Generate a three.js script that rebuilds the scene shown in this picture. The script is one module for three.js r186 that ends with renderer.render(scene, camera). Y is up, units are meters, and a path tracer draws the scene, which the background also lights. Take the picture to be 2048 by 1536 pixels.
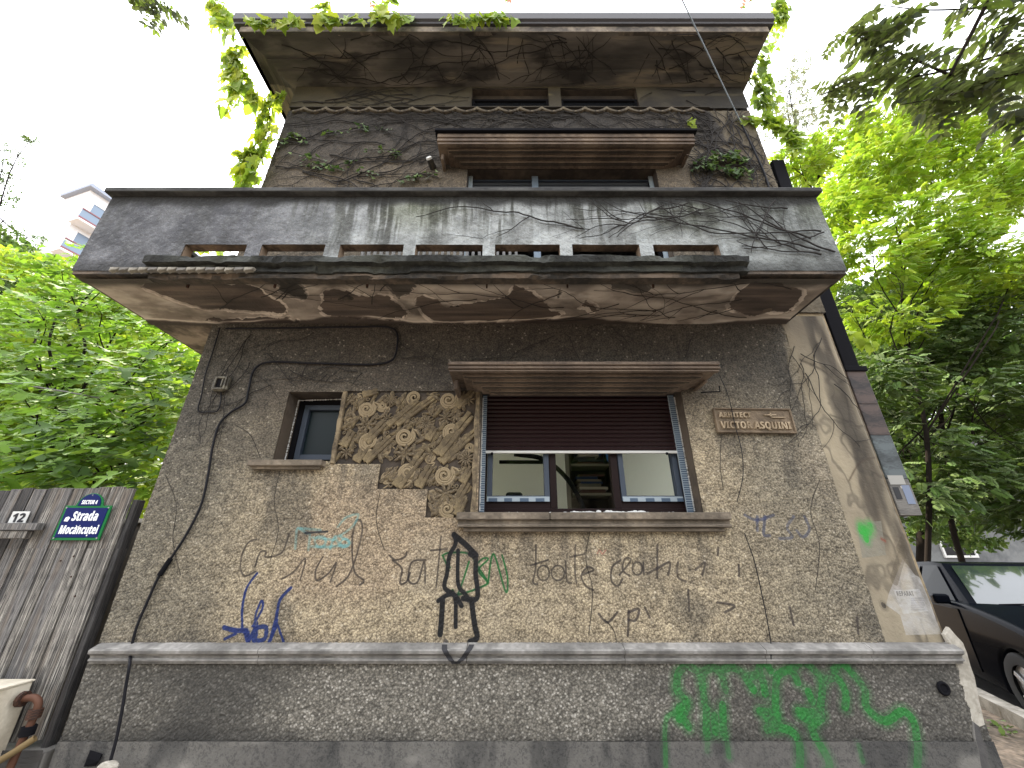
import * as THREE from 'three';
import { mergeGeometries, toCreasedNormals } from 'three/addons/utils/BufferGeometryUtils.js';
import { RoundedBoxGeometry } from 'three/addons/geometries/RoundedBoxGeometry.js';
import { ConvexGeometry } from 'three/addons/geometries/ConvexGeometry.js';
import { TextGeometry } from 'three/addons/geometries/TextGeometry.js';
import { FontLoader } from 'three/addons/loaders/FontLoader.js';

// ------------------------------------------------------------------ camera, sky, sun, exposure
const scene = new THREE.Scene();
const EYE = new THREE.Vector3(0, 1.6, 3), FOCAL = 769, PITCH = Math.atan(769 / 1797);
const camera = new THREE.PerspectiveCamera(2 * Math.atan(768 / FOCAL) * 180 / Math.PI, 4 / 3, 0.05, 600);
camera.position.copy(EYE);
camera.rotation.set(PITCH, 0, 0);
const SUN = new THREE.Vector3(-0.55, 0.82, -0.52).normalize();
{
  const W = 256, H = 128, data = new Float32Array(W * H * 4), d = new THREE.Vector3();
  for (let j = 0; j < H; j++) for (let i = 0; i < W; i++) {
    const up = ((j + 0.5) / H - 0.5) * Math.PI, az = ((i + 0.5) / W - 0.5) * 2 * Math.PI;
    d.set(Math.cos(az) * Math.cos(up), Math.sin(up), Math.sin(az) * Math.cos(up));
    const t = Math.max(0, d.y), glow = Math.pow(Math.max(0, d.dot(SUN)), 6);
    const l = d.y < 0 ? 0.25 : 1.0 + 0.25 * t + 0.5 * glow;
    const o = (j * W + i) * 4;
    data[o] = l * 0.975; data[o + 1] = l * 0.995; data[o + 2] = l * (1.03 + 0.03 * t); data[o + 3] = 1;
  }
  const sky = new THREE.DataTexture(data, W, H, THREE.RGBAFormat, THREE.FloatType);
  sky.mapping = THREE.EquirectangularReflectionMapping; sky.magFilter = THREE.LinearFilter; sky.needsUpdate = true;
  scene.background = sky; scene.environment = sky;
}
const sun = new THREE.DirectionalLight(0xfff0d8, 5);
sun.position.copy(SUN).multiplyScalar(60); sun.shadow.radius = 3; sun.castShadow = true;
Object.assign(sun.shadow.camera, { left: -30, right: 30, top: 30, bottom: -30, near: 1, far: 140 });
sun.shadow.mapSize.set(2048, 2048);
scene.add(sun, sun.target);
const renderer = new THREE.WebGLRenderer({ antialias: true });
renderer.toneMapping = THREE.LinearToneMapping;
renderer.toneMappingExposure = 3.3;
renderer.shadowMap.enabled = true;

// ------------------------------------------------------------------ measuring, random, noise
// a point of the place from where it is seen in the survey photograph (2048 x 1536) and the plane that it lies on
function ray(px, py) {
  const x = (px - 1024) / FOCAL, y = -(py - 768) / FOCAL, c = Math.cos(PITCH), s = Math.sin(PITCH);
  return [x, y * c + s, y * s - c];
}
function onZ(px, py, z) { const r = ray(px, py), t = (z - EYE.z) / r[2]; return new THREE.Vector3(EYE.x + r[0] * t, EYE.y + r[1] * t, z); }
function onY(px, py, y) { const r = ray(px, py), t = (y - EYE.y) / r[1]; return new THREE.Vector3(EYE.x + r[0] * t, y, EYE.z + r[2] * t); }
const V = (x, y, z) => new THREE.Vector3(x, y, z);
function rng(seed) { let a = seed | 0; return () => { a = (a + 0x6d2b79f5) | 0; let t = Math.imul(a ^ (a >>> 15), 1 | a); t = (t + Math.imul(t ^ (t >>> 7), 61 | t)) ^ t; return ((t ^ (t >>> 14)) >>> 0) / 4294967296; }; }
const R = rng(7), rr = (a, b, r = R) => a + (b - a) * r();
const LAT = (() => { const r = rng(99), a = new Float32Array(65536); for (let i = 0; i < 65536; i++) a[i] = r(); return a; })();
const lat = (x, y) => LAT[((y & 255) << 8) | (x & 255)];
function vnoise(x, y) {
  const xi = Math.floor(x), yi = Math.floor(y); let u = x - xi, v = y - yi; u = u * u * (3 - 2 * u); v = v * v * (3 - 2 * v);
  const a = lat(xi, yi), b = lat(xi + 1, yi), c = lat(xi, yi + 1), d = lat(xi + 1, yi + 1);
  return a + (b - a) * u + (c - a + (a - b - c + d) * u) * v;
}
function fbm(x, y, n = 4) { let s = 0, a = 0.5, t = 0; for (let i = 0; i < n; i++) { s += a * vnoise(x + i * 37.1, y + i * 17.7); t += a; x *= 2.03; y *= 2.03; a *= 0.5; } return s / t; }
function cell(x, y) { // distance to the nearest jittered point, and that point's own number
  const xi = Math.floor(x), yi = Math.floor(y); let best = 9, id = 0;
  for (let j = -1; j <= 1; j++) for (let i = -1; i <= 1; i++) {
    const cx = xi + i, cy = yi + j, dx = cx + lat(cx + 91, cy + 13) - x, dy = cy + lat(cx + 7, cy + 151) - y, d = dx * dx + dy * dy;
    if (d < best) { best = d; id = lat(cx + 33, cy + 71); }
  }
  cell.id = id; return Math.sqrt(best);
}
const clamp = (x, a = 0, b = 1) => Math.min(b, Math.max(a, x)), mix = (a, b, t) => a + (b - a) * t;
const sm = (a, b, x) => { const t = clamp((x - a) / (b - a)); return t * t * (3 - 2 * t); };
const mix3 = (a, b, t) => [a[0] + (b[0] - a[0]) * t, a[1] + (b[1] - a[1]) * t, a[2] + (b[2] - a[2]) * t];

// ------------------------------------------------------------------ textures
// colour of a rectangle of the place, given in metres; f(x, y) returns sRGB 0..255
function paint(W, H, x0, x1, y0, y1, f) {
  const a = new Uint8Array(W * H * 4);
  for (let j = 0, o = 0; j < H; j++) for (let i = 0; i < W; i++, o += 4) {
    const c = f(x0 + (i + 0.5) / W * (x1 - x0), y0 + (j + 0.5) / H * (y1 - y0), i, j);
    a[o] = clamp(c[0], 0, 255); a[o + 1] = clamp(c[1], 0, 255); a[o + 2] = clamp(c[2], 0, 255); a[o + 3] = 255;
  }
  const t = new THREE.DataTexture(a, W, H); t.colorSpace = THREE.SRGBColorSpace; t.magFilter = THREE.LinearFilter; t.minFilter = THREE.LinearFilter; t.needsUpdate = true;
  return t;
}
function grey(W, H, f) { // repeating height or roughness map, u and v in 0..1
  const a = new Uint8Array(W * H * 4);
  for (let j = 0, o = 0; j < H; j++) for (let i = 0; i < W; i++, o += 4) { const c = clamp(f(i / W, j / H)) * 255; a[o] = a[o + 1] = a[o + 2] = c; a[o + 3] = 255; }
  const t = new THREE.DataTexture(a, W, H); t.wrapS = t.wrapT = THREE.RepeatWrapping; t.magFilter = THREE.LinearFilter; t.needsUpdate = true;
  return t;
}
const tileNoise = (u, v, n, oct) => { let s = 0, a = 0.5, t = 0; for (let k = 0; k < oct; k++) { const m = n << k, x = u * m, y = v * m, xi = Math.floor(x), yi = Math.floor(y); let fu = x - xi, fv = y - yi; fu = fu * fu * (3 - 2 * fu); fv = fv * fv * (3 - 2 * fv); const p = (i, j) => lat((xi + i) % m + k * 50, (yi + j) % m + k * 31); s += a * (p(0, 0) * (1 - fu) * (1 - fv) + p(1, 0) * fu * (1 - fv) + p(0, 1) * (1 - fu) * fv + p(1, 1) * fu * fv); t += a; a *= 0.6; } return s / t; };
const fineBump = grey(512, 512, (u, v) => tileNoise(u, v, 16, 5));
const woodBump = grey(256, 512, (u, v) => 0.6 * tileNoise(u, v * 0.12, 32, 3) + 0.4 * tileNoise(u, v, 8, 2));
function bumped(t, sx, sy = sx, channel = 0) { const c = t.clone(); c.repeat.set(sx, sy); c.channel = channel; c.needsUpdate = true; return c; }
function canvasOf(w, h, draw) { const c = document.createElement('canvas'); c.width = w; c.height = h; draw(c.getContext('2d'), w, h); return c; }
function canvasTex(w, h, draw) { const t = new THREE.CanvasTexture(canvasOf(w, h, draw)); t.colorSpace = THREE.SRGBColorSpace; return t; }

// ------------------------------------------------------------------ geometry helpers
const used = new Map();
function numbered(name) { const n = used.get(name) || 0; used.set(name, n + 1); return n ? name + '_' + String(n).padStart(3, '0') : name; }
function metres(g) { // uv in metres by the face's main axis
  const p = g.attributes.position, n = g.attributes.normal, a = new Float32Array(p.count * 2);
  for (let i = 0; i < p.count; i++) {
    const nx = Math.abs(n.getX(i)), ny = Math.abs(n.getY(i)), nz = Math.abs(n.getZ(i));
    if (ny >= nx && ny >= nz) { a[i * 2] = p.getX(i); a[i * 2 + 1] = p.getZ(i); } else if (nx > nz) { a[i * 2] = p.getZ(i); a[i * 2 + 1] = p.getY(i); } else { a[i * 2] = p.getX(i); a[i * 2 + 1] = p.getY(i); }
  }
  g.setAttribute('uv', new THREE.BufferAttribute(a, 2));
  return g;
}
function box(x0, x1, y0, y1, z0, z1, bevel = 0) {
  const w = x1 - x0, h = y1 - y0, d = z1 - z0, g = bevel ? new RoundedBoxGeometry(w, h, d, 1, Math.min(bevel, w / 2.2, h / 2.2, d / 2.2)) : new THREE.BoxGeometry(w, h, d);
  g.translate((x0 + x1) / 2, (y0 + y1) / 2, (z0 + z1) / 2);
  return metres(g);
}
function flatten(list) {
  const keep = ['position', 'normal', 'uv'];
  return list.map((g) => { const q = g.index ? g.toNonIndexed() : g; for (const k of Object.keys(q.attributes)) if (!keep.includes(k)) q.deleteAttribute(k); if (!q.attributes.uv) metres(q); return q; });
}
const merge = (list) => list.length === 1 ? list[0] : mergeGeometries(flatten(list));
function part(name, g, m, parent) {
  const o = new THREE.Mesh(Array.isArray(g) ? merge(g) : g, m); o.name = name; o.castShadow = o.receiveShadow = true; parent.add(o); return o;
}
function tag(o, label, category, group) { o.userData.label = label; if (category) o.userData.category = category; if (group) o.userData.group = group; return o; }
function thing(name, label, category, at = V(0, 0, 0), group) { const o = new THREE.Group(); o.name = numbered(name); o.position.copy(at); scene.add(o); return tag(o, label, category, group); }
function single(name, g, m, label, category, group) { return tag(part(numbered(name), g, m, scene), label, category, group); }
function ground(name, g, m, label) { const o = part(numbered(name), g, m, scene); o.userData.kind = 'structure'; o.userData.label = label; return o; }
function runX(profile, x0, x1) { // profile of [z, y] pairs drawn out from x0 to x1
  const s = new THREE.Shape(profile.map(([z, y]) => new THREE.Vector2(z, y))), g = new THREE.ExtrudeGeometry(s, { depth: x1 - x0, bevelEnabled: false });
  g.applyMatrix4(new THREE.Matrix4().makeBasis(V(0, 0, 1), V(0, 1, 0), V(-1, 0, 0)).setPosition(x1, 0, 0));
  return metres(g);
}
function slab(outline, holes, z0, z1) { // wall of outline [x, y] with rectangular holes [x0, x1, y0, y1]
  const s = new THREE.Shape(outline.map(([x, y]) => new THREE.Vector2(x, y)));
  for (const [a, b, c, d] of holes) s.holes.push(new THREE.Path([[a, c], [a, d], [b, d], [b, c]].map(([x, y]) => new THREE.Vector2(x, y))));
  const g = new THREE.ExtrudeGeometry(s, { depth: z1 - z0, bevelEnabled: false }); g.translate(0, 0, z0);
  return metres(g);
}
// a sheet of real relief: fn(x, y) is its height along the normal; frame maps (x, y, h) to the place; uv 0..1, uv1 in metres
function relief({ x0, x1, y0, y1, step, fn, holes = [], frame = (x, y, h) => [x, y, h] }) {
  const line = (a, b, extra) => { const n = Math.max(1, Math.round((b - a) / step)), l = []; for (let i = 0; i <= n; i++) l.push(a + (b - a) * i / n); for (const e of extra) if (e > a && e < b) { let k = 0; for (let i = 1; i < l.length; i++) if (Math.abs(l[i] - e) < Math.abs(l[k] - e)) k = i; if (k > 0 && k < l.length - 1) l[k] = e; } return l; };
  const xs = line(x0, x1, holes.flatMap((h) => [h[0], h[1]])), ys = line(y0, y1, holes.flatMap((h) => [h[2], h[3]]));
  const nx = xs.length, ny = ys.length, pos = new Float32Array(nx * ny * 3), uv = new Float32Array(nx * ny * 2), uv1 = new Float32Array(nx * ny * 2), idx = [];
  for (let j = 0; j < ny; j++) for (let i = 0; i < nx; i++) {
    const o = j * nx + i, p = frame(xs[i], ys[j], fn(xs[i], ys[j]));
    pos.set(p, o * 3); uv[o * 2] = (xs[i] - x0) / (x1 - x0); uv[o * 2 + 1] = (ys[j] - y0) / (y1 - y0); uv1[o * 2] = xs[i]; uv1[o * 2 + 1] = ys[j];
  }
  for (let j = 0; j < ny - 1; j++) for (let i = 0; i < nx - 1; i++) {
    const cx = (xs[i] + xs[i + 1]) / 2, cy = (ys[j] + ys[j + 1]) / 2;
    if (holes.some((h) => cx > h[0] && cx < h[1] && cy > h[2] && cy < h[3])) continue;
    const a = j * nx + i, b = a + 1, c = a + nx, d = c + 1; idx.push(a, b, d, a, d, c);
  }
  const g = new THREE.BufferGeometry();
  g.setAttribute('position', new THREE.BufferAttribute(pos, 3)); g.setAttribute('uv', new THREE.BufferAttribute(uv, 2)); g.setAttribute('uv1', new THREE.BufferAttribute(uv1, 2));
  g.setIndex(idx); g.computeVertexNormals();
  return g;
}
// thin stems and cables: many polylines become one geometry
class Strands {
  constructor(sides = 5) { this.p = []; this.n = []; this.i = []; this.sides = sides; }
  add(pts, r0, r1 = r0) {
    const S = this.sides, t = V(0, 0, 0), a = V(0, 0, 0), b = V(0, 0, 0), ref = V(0.31, 0.21, 0.93), base = this.p.length / 3;
    for (let k = 0; k < pts.length; k++) {
      t.copy(pts[Math.min(k + 1, pts.length - 1)]).sub(pts[Math.max(k - 1, 0)]).normalize();
      a.crossVectors(t, ref); if (a.lengthSq() < 1e-3) a.crossVectors(t, V(1, 0, 0)); a.normalize(); b.crossVectors(t, a);
      const r = mix(r0, r1, k / Math.max(1, pts.length - 1));
      for (let s = 0; s < S; s++) {
        const q = s / S * Math.PI * 2, nx = a.x * Math.cos(q) + b.x * Math.sin(q), ny = a.y * Math.cos(q) + b.y * Math.sin(q), nz = a.z * Math.cos(q) + b.z * Math.sin(q);
        this.p.push(pts[k].x + nx * r, pts[k].y + ny * r, pts[k].z + nz * r); this.n.push(nx, ny, nz);
      }
      if (k) for (let s = 0; s < S; s++) { const e = base + (k - 1) * S, f = e + S, s2 = (s + 1) % S; this.i.push(e + s, e + s2, f + s2, e + s, f + s2, f + s); }
    }
    return this;
  }
  geo() {
    const g = new THREE.BufferGeometry();
    g.setAttribute('position', new THREE.Float32BufferAttribute(this.p, 3)); g.setAttribute('normal', new THREE.Float32BufferAttribute(this.n, 3));
    g.setAttribute('uv', new THREE.Float32BufferAttribute(new Float32Array(this.p.length / 3 * 2), 2)); g.setIndex(this.i);
    return g;
  }
}
const smooth = (pts, n) => new THREE.CatmullRomCurve3(pts, false, 'centripetal').getPoints(n || pts.length * 5);
const cord = (pts, r, sides = 6, n) => new Strands(sides).add(smooth(pts, n), r).geo();

// ------------------------------------------------------------------ materials
const std = (o) => new THREE.MeshStandardMaterial({ roughness: 0.9, ...o });
const lin = (r, g, b) => new THREE.Color().setRGB(r, g, b);
const srgb = (r, g, b) => new THREE.Color().setRGB(r / 255, g / 255, b / 255, THREE.SRGBColorSpace);
const leafMat = (r, g, b, tr = 0.45) => new THREE.MeshPhysicalMaterial({ color: lin(r, g, b), roughness: 0.85, transmission: tr, thickness: 0, side: THREE.DoubleSide, specularIntensity: 0.5 });
const mottled = (c0, c1, scale = 6, size = 512, span = 2) => { // plaster or stone colour that repeats over span metres
  const t = paint(size, size, 0, 1, 0, 1, (u, v) => { const n = tileNoise(u, v, 4, 5), q = tileNoise(v, u, 32, 3); return mix3(c0, c1, clamp((n - 0.5) * 2.4 + 0.5 + (q - 0.5) * 0.9)); });
  t.wrapS = t.wrapT = THREE.RepeatWrapping; t.repeat.set(1 / span, 1 / span); return t;
};
const M = {
  stone: std({ map: mottled([138, 126, 110], [84, 76, 66], 6, 512, 0.9), bumpMap: bumped(fineBump, 2.5), bumpScale: 0.004 }),
  brownPlaster: std({ map: mottled([88, 77, 65], [48, 42, 37]), bumpMap: bumped(fineBump, 2), bumpScale: 0.004 }),
  canopy: std({ map: mottled([122, 106, 90], [74, 63, 54], 6, 512, 0.8), bumpMap: bumped(fineBump, 2.5), bumpScale: 0.003 }),
  darkPlaster: std({ map: mottled([62, 56, 48], [34, 31, 28]), bumpMap: bumped(fineBump, 2), bumpScale: 0.004 }),
  concrete: std({ map: mottled([112, 109, 104], [70, 68, 67]), bumpMap: bumped(fineBump, 2), bumpScale: 0.004 }),
  greyPaint: std({ map: mottled([158, 155, 150], [98, 96, 93], 6, 512, 1.1), bumpMap: bumped(fineBump, 2), bumpScale: 0.002 }),
  black: new THREE.MeshPhysicalMaterial({ color: lin(0.009, 0.009, 0.011), roughness: 0.9, specularIntensity: 0.12 }),
  cable: new THREE.MeshPhysicalMaterial({ color: lin(0.007, 0.007, 0.01), roughness: 0.6, specularIntensity: 0.4 }),
  maroon: new THREE.MeshPhysicalMaterial({ color: lin(0.012, 0.005, 0.005), roughness: 0.5, specularIntensity: 0.4 }),
  slat: new THREE.MeshPhysicalMaterial({ color: lin(0.016, 0.0055, 0.006), roughness: 0.4, specularIntensity: 0.5 }),
  sash: std({ color: lin(0.038, 0.052, 0.076), roughness: 0.6 }),
  white: std({ color: lin(0.6, 0.6, 0.58), roughness: 0.7 }),
  offWhite: std({ map: mottled([186, 180, 168], [142, 136, 124], 6, 256, 0.5), roughness: 0.8 }),
  roomWall: std({ color: lin(0.86, 0.86, 0.74), roughness: 0.95 }),
  roomDark: std({ color: lin(0.12, 0.1, 0.085) }),
  pane: new THREE.MeshPhysicalMaterial({ color: lin(0.93, 0.96, 0.95), roughness: 0.02, transmission: 1, thickness: 0, ior: 1.5, specularIntensity: 0.45 }),
  frosted: new THREE.MeshPhysicalMaterial({ color: lin(0.008, 0.016, 0.02), roughness: 0.32, specularIntensity: 0.5 }),
  blackGlass: new THREE.MeshPhysicalMaterial({ color: lin(0.01, 0.011, 0.013), roughness: 0.12, specularIntensity: 0.35 }),
  stem: std({ color: lin(0.018, 0.015, 0.013) }),
  twig: std({ color: lin(0.07, 0.055, 0.045) }),
  bark: new THREE.MeshPhysicalMaterial({ roughness: 1, specularIntensity: 0.1, color: lin(0.016, 0.013, 0.011), bumpMap: bumped(fineBump, 3), bumpScale: 0.01 }),
  rust: std({ map: mottled([92, 60, 44], [40, 29, 25], 6, 256, 0.3), roughness: 0.7, metalness: 0.3 }),
  galv: std({ color: lin(0.25, 0.26, 0.27), roughness: 0.5, metalness: 0.6 }),
};

// ------------------------------------------------------------------ ground, pavement, road
{
  const soil = std({ map: (() => { const t = paint(512, 512, 0, 1, 0, 1, (u, v) => { const n = tileNoise(u, v, 6, 5), q = tileNoise(v, u, 64, 2); return mix3([150, 132, 112], [84, 74, 62], clamp((n - 0.5) * 2.5 + 0.5 + (q - 0.5))); }); t.wrapS = t.wrapT = THREE.RepeatWrapping; t.repeat.set(0.5, 0.5); return t; })(), bumpMap: bumped(fineBump, 1), bumpScale: 0.02 });
  const g = new THREE.PlaneGeometry(400, 400, 1, 1).rotateX(-Math.PI / 2); metres(g);
  ground('ground', g, soil, 'bare trodden earth around the house');
}
const STREET = -0.41; // turn of the side street and of what stands along it
const street = new THREE.Group();
const along = (x, y, z) => V(x, y, z).applyAxisAngle(V(0, 1, 0), STREET).add(V(4.9, 0, -1.7));
{
  const asphalt = std({ map: mottled([78, 76, 76], [58, 57, 57], 6, 512, 1.5), bumpMap: bumped(fineBump, 4), bumpScale: 0.004 });
  const paving = std({ map: mottled([140, 134, 126], [102, 98, 92], 6, 512, 2), bumpMap: bumped(fineBump, 2), bumpScale: 0.004 });
  const turned = (g) => { g.rotateY(STREET).translate(4.9, 0, -1.7); return g; };
  ground('side_road', turned(metres(new THREE.PlaneGeometry(6, 90).rotateX(-Math.PI / 2).translate(3.15, 0.004, -20))), asphalt, 'asphalt side road beyond the light kerb');
  ground('front_road', metres(new THREE.PlaneGeometry(120, 6).rotateX(-Math.PI / 2).translate(-30, 0.004, 8.5)), asphalt, 'asphalt road running past the front of the house');
  ground('pavement', metres(new THREE.PlaneGeometry(80, 3.6).rotateX(-Math.PI / 2).translate(-36, 0.008, 2.0)), paving, 'worn concrete pavement along the front of the house');
  const kerb = new THREE.Group(); kerb.name = 'kerb'; kerb.userData = { kind: 'structure', label: 'pale kerb stones between the bare earth and the side road' }; scene.add(kerb);
  const kr = rng(5);
  for (let i = 0; i < 26; i++) { const z = 3 - i * 0.82; part('kerb_stone', turned(box(0, 0.15, -0.1, 0.12 + kr() * 0.012, z - 0.81, z, 0.012)), M.offWhite, kerb); }
}

// ------------------------------------------------------------------ the house
const XL = -2.72, XR = 2.89, XC = 2.46; // left edge, right edge, right edge of the roughcast
const house = thing('house', 'grey brown weathered two storey house with roughcast front, long balcony and bare creeper stems', 'house');
const BIG = [-0.255, 1.42, 1.845, 2.835], SMALL = [-1.87, -1.42, 2.228, 2.81], UP = [-0.495, 1.6, 3.9, 5.5], AT1 = [-0.497, 0.454, 6.57, 6.93], AT2 = [0.607, 1.557, 6.57, 6.93];
const STEPS = [[-1.41, -0.3, 2.205, 2.818], [-1.023, -0.3, 2.015, 2.205], [-0.64, -0.3, 1.81, 2.015]];

// painted strokes on the front: photograph pixels to the wall's own metres
function strokesLayer(x0, x1, y0, y1, W, H, z, draw) {
  const c = canvasOf(W, H, (g) => {
    g.lineCap = g.lineJoin = 'round';
    const at = (p) => { const q = onZ(p[0], p[1], z); return [(q.x - x0) / (x1 - x0) * W, (y1 - q.y) / (y1 - y0) * H]; };
    const k = W / (x1 - x0) / 285; // canvas pixels per photograph pixel
    const line = (pts, width, color, close) => {
      const s = new THREE.SplineCurve(pts.map((p) => { const q = at(p); return new THREE.Vector2(q[0], q[1]); })).getPoints(pts.length * 8);
      g.strokeStyle = color; for (const [w, al] of [[2.1, 0.12], [1.5, 0.22], [0.85, 1]]) { g.globalAlpha = al; g.lineWidth = width * k * w; g.beginPath(); s.forEach((q, i) => i ? g.lineTo(q.x, q.y) : g.moveTo(q.x, q.y)); if (close) g.closePath(); g.stroke(); } g.globalAlpha = 1;
    };
    const ring = (x, y, a, b, width, color) => { const l = []; for (let i = 0; i <= 10; i++) l.push([x + a * Math.cos(i / 10 * 6.28), y + b * Math.sin(i / 10 * 6.28)]); line(l, width, color); };
    const fill = (pts, color) => { g.fillStyle = color; g.beginPath(); pts.forEach((p, i) => { const q = at(p); i ? g.lineTo(q[0], q[1]) : g.moveTo(q[0], q[1]); }); g.closePath(); g.fill(); };
    draw({ g, line, ring, fill, at, k });
  });
  return c.getContext('2d').getImageData(0, 0, W, H).data;
}
const GREEN = 'rgba(38,112,46,0.93)', GREENT = 'rgba(38,112,46,0.55)';
function greenTag({ line }) {
  const w = 15;
  for (const l of [
    [[1353, 1379], [1355, 1348], [1373, 1332], [1396, 1344], [1404, 1363]], [[1408, 1402], [1404, 1352], [1420, 1336], [1439, 1344], [1451, 1379]],
    [[1439, 1340], [1463, 1334], [1482, 1344], [1498, 1367], [1506, 1379]], [[1498, 1352], [1521, 1352], [1529, 1387]], [[1518, 1348], [1518, 1332], [1529, 1324], [1539, 1340]],
    [[1549, 1453], [1551, 1367], [1557, 1348], [1580, 1340], [1594, 1363]], [[1584, 1336], [1603, 1324], [1623, 1336], [1643, 1363], [1639, 1422]],
    [[1643, 1363], [1670, 1355], [1689, 1383], [1689, 1414]], [[1666, 1340], [1682, 1326], [1709, 1352], [1728, 1379], [1732, 1414], [1768, 1441], [1803, 1422], [1826, 1445], [1832, 1492], [1830, 1545]],
    [[1353, 1379], [1361, 1390], [1373, 1406], [1357, 1418], [1377, 1453]], [[1373, 1406], [1366, 1430], [1357, 1436]],
    [[1412, 1416], [1412, 1465]], [[1428, 1432], [1430, 1462]], [[1444, 1410], [1446, 1465]], [[1518, 1422], [1553, 1430], [1533, 1458]], [[1530, 1430], [1545, 1450], [1580, 1461], [1596, 1484], [1596, 1533]],
    [[1596, 1422], [1643, 1430], [1623, 1457], [1654, 1520], [1650, 1550]], [[1600, 1430], [1625, 1445]], [[1615, 1383], [1623, 1402]],
  ]) line(l, w, GREEN);
  line([[1330, 1535], [1330, 1445], [1346, 1426], [1365, 1418]], 9, GREENT); line([[1713, 1488], [1721, 1520]], 9, GREENT); line([[1415, 1465], [1412, 1500]], 10, GREENT); line([[1450, 1465], [1455, 1510]], 10, GREENT);
}
function wallTags(s) {
  const { line, ring, fill } = s, K = 'rgba(26,22,22,0.7)', KF = 'rgba(34,29,28,0.7)';
  // old handwriting
  for (const l of [
    [[513, 1078], [496, 1085], [484, 1108], [480, 1135], [489, 1152], [510, 1143]], [[510, 1132], [519, 1105], [531, 1103], [531, 1114], [563, 1105], [578, 1067]], [[563, 1158], [587, 1143], [610, 1117], [600, 1160]],
    [[645, 1114], [631, 1141], [634, 1161], [657, 1146], [672, 1126], [660, 1164]], [[672, 1173], [698, 1149], [719, 1088], [724, 1050], [713, 1041], [704, 1082], [708, 1141], [727, 1161], [719, 1170]],
    [[779, 1111], [791, 1120], [809, 1114], [813, 1105]], [[785, 1121], [803, 1137], [800, 1166], [812, 1164], [820, 1146]], [[850, 1120], [823, 1125], [817, 1161], [835, 1164], [848, 1123], [850, 1166]],
    [[882, 1073], [876, 1137], [872, 1175]], [[861, 1101], [894, 1098]], [[1072, 1090], [1071, 1137], [1066, 1164], [1075, 1169]], [[1061, 1131], [1096, 1120]], [[1131, 1123], [1134, 1161], [1143, 1166]],
    [[1151, 1090], [1150, 1137], [1153, 1167]], [[1140, 1114], [1169, 1108]], [[1166, 1149], [1187, 1140], [1175, 1134], [1163, 1152], [1172, 1172], [1187, 1180]],
    [[1242, 1120], [1225, 1134], [1223, 1161], [1236, 1172], [1245, 1158]], [[1239, 1150], [1256, 1130], [1262, 1118], [1250, 1118], [1246, 1140], [1260, 1152]], [[1287, 1125], [1288, 1148]],
  ]) line(l, 4.2, K);
  ring(1087, 1146, 12, 15, 4, K); ring(1116, 1146, 13, 15, 4, K); ring(1275, 1137, 10, 13, 4, K);
  for (const l of [
    [[1315, 1090], [1315, 1156]], [[1296, 1147], [1318, 1135], [1340, 1125], [1337, 1150]], [[1356, 1125], [1356, 1153], [1372, 1163]], [[1391, 1140], [1410, 1125], [1405, 1150]], [[1437, 1095], [1436, 1110]], [[1478, 1130], [1479, 1152]],
    [[1198, 1228], [1215, 1245], [1235, 1225]], [[1258, 1222], [1256, 1272]], [[1258, 1225], [1278, 1218], [1272, 1240], [1258, 1240]], [[1290, 1215], [1300, 1235]], [[1377, 1180], [1379, 1222]], [[1435, 1205], [1470, 1212], [1450, 1225]], [[1580, 1215], [1588, 1250]], [[1715, 1235], [1718, 1268]],
  ]) line(l, 5, KF);
  line([[1195, 1107], [1200, 1100], [1205, 1108], [1212, 1100]], 3, 'rgba(140,40,40,0.5)');
  // pale turquoise scrawl
  const T = 'rgba(104,150,150,0.62)';
  for (const l of [[[675, 1053], [692, 1035], [716, 1029], [704, 1053], [681, 1070], [669, 1073]], [[593, 1059], [590, 1097]], [[600, 1058], [612, 1066], [619, 1070], [616, 1100]], [[596, 1056], [640, 1060]], [[660, 1097], [669, 1076], [683, 1094], [698, 1085], [681, 1073]], [[625, 1075], [650, 1078], [668, 1080]], [[622, 1093], [652, 1094], [690, 1090]]]) line(l, 6, T);
  ring(640, 1083, 11, 11, 6, T); ring(690, 1086, 9, 8, 5, T); line([[610, 1066], [654, 1063]], 5, 'rgba(30,32,36,0.85)');
  // blue tag
  const B = 'rgba(20,36,92,0.92)';
  for (const [l, w] of [
    [[[513, 1147], [493, 1176], [484, 1217], [484, 1255]], 5], [[[508, 1258], [511, 1229], [522, 1202], [524, 1217], [505, 1252]], 5], [[[581, 1176], [560, 1199], [552, 1234], [540, 1281]], 7], [[[554, 1240], [549, 1262], [536, 1284]], 4],
    [[[554, 1249], [566, 1284], [572, 1311]], 4.5], [[[447, 1255], [470, 1261], [492, 1261]], 9], [[[449, 1278], [470, 1268]], 6], [[[490, 1261], [496, 1281], [511, 1258], [531, 1255], [528, 1278], [508, 1281], [511, 1270]], 9], [[[496, 1265], [498, 1296]], 5], [[[514, 1245], [512, 1275]], 4],
  ]) line(l, w, B);
  fill([[528, 1288], [572, 1288], [575, 1330], [530, 1330]], 'rgba(60,85,140,0.3)');
  // thin green tag under the black one
  const G = 'rgba(18,84,34,0.9)';
  for (const l of [[[885, 1111], [896, 1106], [926, 1105], [943, 1111], [952, 1128], [973, 1161], [967, 1172], [914, 1190], [905, 1180]], [[885, 1111], [894, 1130], [900, 1135]], [[952, 1130], [966, 1117], [976, 1119], [957, 1140], [972, 1160]], [[976, 1166], [987, 1108], [1011, 1183], [1015, 1155], [1004, 1110]], [[916, 1188], [926, 1161], [938, 1123]]]) line(l, 4, G);
  // black tag
  const N = 'rgba(14,14,17,0.97)';
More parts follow.
